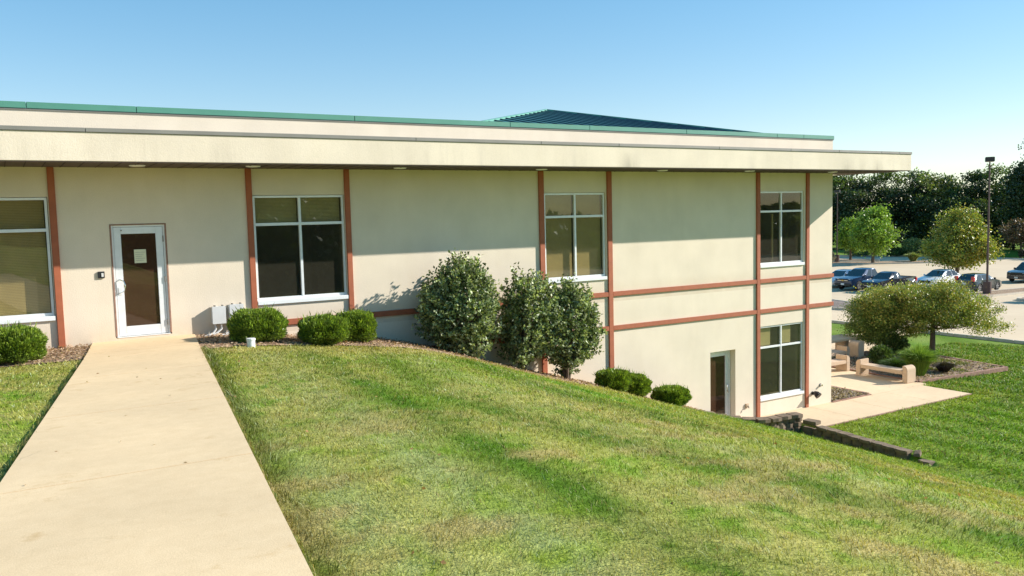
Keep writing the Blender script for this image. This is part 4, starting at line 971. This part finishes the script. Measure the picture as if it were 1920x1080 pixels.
        for hx in spec['handles']: hb.box(hx,hx+.2,s*(hw-.015)-.012,s*(hw-.015)+.012,belt-.17,belt-.13)
        hb.build('door_handle',pm,t)
        sl_=MB()
        for hx in spec['doors']: sl_.box(hx,hx+.012,s*(hw+.0)-.006,s*(hw+.0)+.004,gc+.12,belt-.06)
        sl_.build('door_seam',M_BLACK,t)
        MB().box(rx_+ar,fx-ar,s*(hw-.02)-.02,s*(hw-.02)+.02,gc-.02,gc+.07).build('side_skirt',M_BLACK,t)
    MB().box(nose-.05,nose+.012,-.55,.55,zf-.12,zf+.13).build('grille',M_BLACK,t,bevel=.02)
    gb=MB().box(nose+.013,nose+.03,-.5,.5,zf-.02,zf+.02) if spec.get('bar') else MB().box(nose+.013,nose+.02,-.45,.45,zf-.09,zf-.07)
    gb.build('grille_bar',M_CHROME,t)
    if spec.get('bar'): MB().box(nose+.031,nose+.045,-.13,.13,zf-.03,zf+.03).box(nose+.032,nose+.044,-.06,.06,zf-.05,zf+.05).build('emblem',M_GOLD,t)
    MB().box(nose-.12,nose+.04,-hw+.14,hw-.14,gc+.08,gc+.26).build('front_bumper',spec.get('bmat',pm),t,bevel=.04)
    MB().box(-nose-.04,-nose+.12,-hw+.14,hw-.14,gc+.10,gc+.30).build('rear_bumper',spec.get('rbm',pm),t,bevel=.04)
    MB().box(nose+.041,nose+.05,-.16,.16,gc+.13,gc+.27).build('licence_plate',M_WHITE,t); MB().box(-nose-.02,-nose-.005,-.16,.16,spec['tl']-.25,spec['tl']-.10).build('licence_plate',M_WHITE,t)
    if spec.get('bed'):
        b0,b1=spec['bed']; MB().box(b0,b1,-hw+.14,hw-.14,belt-.06,belt+.0).build('truck_bed',M_BLACK,t)
        MB().box(b0-.02,b1,-hw+.05,-hw+.13,belt-.02,belt+.05).box(b0-.02,b1,hw-.13,hw-.05,belt-.02,belt+.05).box(b0-.03,b0+.06,-hw+.13,hw-.13,belt-.02,belt+.05).build('bed_rail',pm,t,bevel=.015)
    return t
TR=dict(L=5.3,W=1.88,H=1.78,gc=.36,wr=.39,axf=1.72,axr=-1.55,belt=1.16,hood=1.1,top=[(-2.65,.6),(-2.65,1.14),(-.9,1.16),(1.1,1.18),(1.45,1.16),(2.25,1.08),(2.55,1.0),(2.65,.85),(2.64,.6)],cab=(-.95,-.72,.45,1.3),cuts=(0,.42,.78),face=.86,tl=.82,tlh=.28,handles=(-.6,.25),doors=(-.75,.1,.95),bar=True,bed=(-2.5,-1.0),bmat=M_BLACK,rbm=M_CHROME)
TR2=dict(TR); TR2.update(L=5.2,W=1.8,H=1.6,gc=.33,wr=.36,belt=1.05,axr=-1.5,top=[(-2.6,.55),(-2.6,1.04),(-.9,1.05),(1.0,1.07),(1.3,1.04),(2.2,.95),(2.5,.86),(2.6,.74),(2.59,.5)],cab=(-.55,-.35,.42,1.2),cuts=(0,.3,.78),face=.66,tl=.72,handles=(-.2,),doors=(-.35,.85),bar=False,bed=(-2.45,-.62),hl=M_AMBER)
SD=dict(L=4.6,W=1.8,H=1.47,gc=.2,wr=.33,axf=1.42,axr=-1.38,belt=.94,hood=.9,top=[(-2.3,.5),(-2.28,.85),(-2.05,1.0),(-1.6,1.0),(-1,.97),(.9,.96),(1.2,.93),(1.9,.80),(2.2,.68),(2.3,.52)],cab=(-1.75,-.95,.25,1.15),cuts=(.10,.45,.86),face=.52,tl=.68,handles=(-.75,.2),doors=(-1.0,-.05,.85))
HB=dict(L=4.15,W=1.7,H=1.42,gc=.19,wr=.32,axf=1.27,axr=-1.25,belt=.92,hood=.88,top=[(-2.07,.5),(-2.06,.95),(-1.95,1.0),(-1,.96),(.8,.94),(1.05,.92),(1.7,.78),(1.98,.66),(2.07,.5)],cab=(-1.95,-1.45,.25,1.05),cuts=(.06,.40,.86),face=.52,tl=.88,tlh=.38,handles=(-.1,),doors=(-.5,.75))
SU=dict(L=4.9,W=1.95,H=1.75,gc=.26,wr=.38,axf=1.5,axr=-1.5,belt=1.08,hood=1.05,top=[(-2.45,.6),(-2.45,1.1),(-1,1.1),(.9,1.1),(1.2,1.07),(2.0,1.0),(2.35,.9),(2.45,.75),(2.44,.5)],cab=(-2.4,-2.1,.3,1.15),cuts=(.04,.32,.62,.90),face=.72,tl=.9,tlh=.3,handles=(-.7,.3),doors=(-1.0,0,.9))
P_NAVY=paint('navy_paint',(.02,.045,.10)); P_BLK=paint('black_paint',(.012,.014,.022)); P_WHT=paint('white_paint',(.88,.88,.87),.3,0); P_GRY=paint('charcoal_paint',(.035,.045,.045)); P_SUV=paint('dark_blue_grey_paint',(.03,.035,.05)); P_SIL=paint('silver_paint',(.55,.57,.60),.25,.5)
LZ=-.545
car('parked_car','dark blue crew cab pickup truck with chrome grille bar, facing the building','pickup truck',(60.7+2.65,28.35,LZ),math.pi,TR,P_NAVY)
car('parked_car','black pickup truck with open bed and amber headlight, parked beside the blue pickup','pickup truck',(60.6+2.6,25.75,LZ),math.pi,TR2,P_BLK)
car('parked_car','white sedan parked right of the black pickup','car',(66.9+2.3,25.0,LZ),math.pi,SD,P_WHT)
car('parked_car','dark grey hatchback parked with its rear and red taillights toward the building','car',(65.8+2.07,20.9,LZ),0,HB,P_GRY)
car('parked_car','dark blue grey vehicle alone on the lot, cut by the right photo edge','car',(76.6+2.45,22.6,LZ),math.pi,SU,P_SUV)
car('parked_car','silver car mostly hidden behind the building corner, left of the blue pickup','car',(62.0+2.3,31.1,LZ),math.pi,SD,P_SIL)

# ------------------------------------------------------------------ grass blades
def edge_tufts():
    n=5200; y=-17.5+17.2*rng.random(n)**.9; side=rng.random(n)<.75; g=fbm(y*2.2,y*0+3.,71)
    x=np.where(side,pathx(y,1)+.012+.05*rng.random(n)**2,pathx(y,0)-.02-.04*rng.random(n)); ok=(g>.38)&(y<-2.); x=x[ok];y=y[ok];sd_=side[ok];n=len(x)
    z=terrain(x,y)-.01; h=.06+.07*rng.random(n)**2; lx=np.where(sd_,-1,1)*rng.random(n)*.9; ly=rng.normal(size=n)*.6
    b=np.stack([x,y,z],1); mid=b+np.stack([lx*h*.15,ly*h*.3,h*.75],1); tip=b+np.stack([lx*h*.75,ly*h*.9,h*1.02],1); a=rng.random(n)*6.283; s=np.stack([np.cos(a),np.sin(a),0*a],1)*.0032
    V=np.stack([b-s,b+s,mid+s*.8,mid-s*.8,tip],1).reshape(-1,3); k=np.arange(n)*5
    o=npmesh('grass',V,np.stack([k,k+1,k+2,k,k+2,k+3,k+3,k+2,k+4],1).ravel(),3,M_BLADE,None,np.repeat(pal(n,[(.12,.17,.03),(.2,.22,.06),(.30,.24,.11)],None,.3),5,0)); tag(o,'longer ragged grass along both edges of the concrete path','grass',None,'stuff')
edge_tufts()
n=22; y=-14+12*rng.random(n); x=pathx(y,0)+(pathx(y,1)-pathx(y,0))*rng.random(n); o=leafmesh('path_litter',np.stack([x,y,pz(y)+.008],1),rng.normal(size=(n,3))*np.array([1,1,.08]),.02+.035*rng.random(n),.012+.012*rng.random(n),pal(n,[(.40,.28,.17),(.50,.36,.22),(.3,.2,.12)]),M_BLADE); tag(o,'a few tiny brown leaf bits lying on the concrete path','leaves',None,'stuff')
def blades(N,rmin,rmax,power,name,label):
    ang=math.radians(90)-YAW+(rng.random(N)*2-1)*math.radians(37)
    r=rmin+(rmax-rmin)*rng.random(N)**power
    x=CAM[0]+r*np.cos(ang); y=CAM[1]+r*np.sin(ang)
    jit=vn(y*6,x*6,12)*.06
    ok=~in_path(x-0,y)&~((x>pathx(y,0)-.04)&(x<pathx(y,1)+.0)&(y<.1))
    ok&=~((y>bedy(x)-.03+jit)&(x<17.4)&(y<1)); ok&=~((y>0)&(x<25.2)); ok&=~((x>17.2)&(y>yb(x)-.22)&(x<20.4)); ok&=~((x>19.98)&(x<20.33)&(y>-5.7))
    ok&=~((x>20.1)&(x<28.0)&(y>-2.0)); ok&=~((x>25)&(x<28.4)&(y>-.1)&(y<14)); ok&=~in_poly(x,y,BED2); ok&=(x<41.5); ok&=~((x>28.2)&(x<40.7)&(y>5.6)&(y<9.7))
    x=x[ok];y=y[ok];r=r[ok];n=len(x); z=terrain(x,y)-.005
    z+=np.where((x<22)&(y<0),.018*(fbm(x*3,y*3,3)-.5)*2,0)
    dp=x-pathx(y,1); edge=np.exp(-((dp-.08)/.16)**2)*(dp>0)
    clump=fbm(x*5,y*5,44)
    hgt=(.022+.036*rng.random(n)**1.5)*(.55+.95*clump)*(1+.9*edge); w=np.clip(.00085*r,.0045,.03)*(.7+.6*rng.random(n)); hgt*=np.clip(r/14,1,1.9)
    lean=rng.normal(size=(n,2))*.55; dirn=fbm(x*.9,y*.9,60)*8
    lean+=np.stack([np.cos(dirn),np.sin(dirn)],1)*.45
    a=rng.random(n)*6.283; s=np.stack([np.cos(a),np.sin(a),0*a],1)*w[:,None]*.5
    b=np.stack([x,y,z],1); mid=b+np.stack([lean[:,0]*hgt*.35,lean[:,1]*hgt*.35,hgt*.6],1); tip=b+np.stack([lean[:,0]*hgt*1.1,lean[:,1]*hgt*1.1,hgt],1)
    V=np.stack([b-s,b+s,mid+s*.7,mid-s*.7,tip],1).reshape(-1,3); k=np.arange(n)*5
    Fi=np.stack([k,k+1,k+2,k,k+2,k+3,k+3,k+2,k+4],1).ravel()
    c=lawncol(x,y)*(.55+.95*rng.random(n))[:,None]
    dead=rng.random(n)<.09; c[dead]=np.array([.42,.33,.16])*(.7+.5*rng.random(dead.sum()))[:,None]
    pale=rng.random(n)<.05; c[pale]=np.array([.55,.62,.36])
    c=lerp(c,np.array([.06,.085,.02]),edge*.5)
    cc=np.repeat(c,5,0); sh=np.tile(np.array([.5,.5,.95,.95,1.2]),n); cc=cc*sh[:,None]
    o=npmesh(name,V,Fi,3,M_BLADE,None,np.clip(cc,0,1)); tag(o,label,'grass',None,'stuff'); return n
blades(640000,3.2,46,.95,'grass','short mown grass with straw coloured and green bands on the slope')
# scattered dead leaves and bark chips
n=160; x=2+9*rng.random(n); y=-17+14*rng.random(n); ok=(x>pathx(y,1)+.1)&(rng.random(n)<.35); x=x[ok];y=y[ok]; m=len(x)
o=leafmesh('fallen_leaves',np.stack([x,y,terrain(x,y)+.04],1),rng.normal(size=(m,3))*np.array([1,1,.3]),.04*np.ones(m),.03*np.ones(m),pal(m,[(.34,.18,.08),(.42,.25,.11)]),M_BLADE); tag(o,'scattered brown fallen leaves on the lawn','leaves',None,'stuff')
n=16000; x=-1+18*rng.random(n); y=-2*rng.random(n); ok=(y>bedy(x)+.02)&~in_path(x,y)&(y<-.03); x=x[ok];y=y[ok]; m=len(x)
o=leafmesh('mulch_chips',np.stack([x,y,terrain(x,y)+.035+.04*rng.random(m)],1),rng.normal(size=(m,3))*np.array([1,1,.25]),.03+.05*rng.random(m),.012+.018*rng.random(m),pal(m,[(.42,.28,.18),(.28,.17,.11),(.60,.45,.31),(.18,.11,.07)]),M_BLADE,None,False); tag(o,'loose bark chips in the beds along the wall','mulch chips',None,'stuff')
n=9000; x=rng.choice([0,1],n); xx=np.where(x==0,23.25+1.8*rng.random(n),28.6+5*rng.random(n)); y=np.where(x==0,3*rng.random(n),5*rng.random(n)); ok=(x==0)|in_poly(xx,y,BED2); xx=xx[ok];y=y[ok];m=len(xx)
o=leafmesh('mulch_chips',np.stack([xx,y,.02+.05*rng.random(m)],1),rng.normal(size=(m,3))*np.array([1,1,.3]),.07+.04*rng.random(m),.05*np.ones(m),pal(m,[(.30,.24,.2),(.18,.13,.1),(.42,.36,.3)]),M_BLADE,None,False); tag(o,'loose stones and bark chips in the patio beds','mulch chips',None,'stuff')

# ------------------------------------------------------------------ light and sky
S=Vector((2.375,-1,1.32)).normalized(); el=math.asin(S.z); az=math.atan2(S.x,S.y)
sd=bpy.data.lights.new('sun','SUN'); sd.energy=8.6; sd.angle=math.radians(.53); sd.color=(1,.945,.865)
so_=bpy.data.objects.new('sun',sd); COL.objects.link(so_); so_.rotation_euler=S.to_track_quat('Z','Y').to_euler(); so_.location=(60,-30,40)
w=bpy.data.worlds.new('World'); sc.world=w; w.use_nodes=True; nt=w.node_tree; bg=nt.nodes['Background']
sky=nt.nodes.new('ShaderNodeTexSky'); sky.sky_type='NISHITA'; sky.sun_disc=False; sky.sun_elevation=el; sky.sun_rotation=az; sky.air_density=1.; sky.dust_density=.15; sky.ozone_density=2.5; sky.altitude=200
hs=nt.nodes.new('ShaderNodeHueSaturation'); hs.inputs['Saturation'].default_value=1.38; hs.inputs['Value'].default_value=3.1; gm=nt.nodes.new('ShaderNodeGamma'); gm.inputs[1].default_value=.65
nt.links.new(sky.outputs[0],hs.inputs['Color']); nt.links.new(hs.outputs[0],gm.inputs[0]); nt.links.new(gm.outputs[0],bg.inputs[0]); bg.inputs[1].default_value=.147
sc.view_settings.view_transform='Standard'; sc.view_settings.look='None'; sc.view_settings.exposure=0; sc.view_settings.gamma=1
sc.render.engine='CYCLES'; sc.cycles.max_bounces=8; sc.cycles.transparent_max_bounces=12; sc.cycles.use_denoising=True
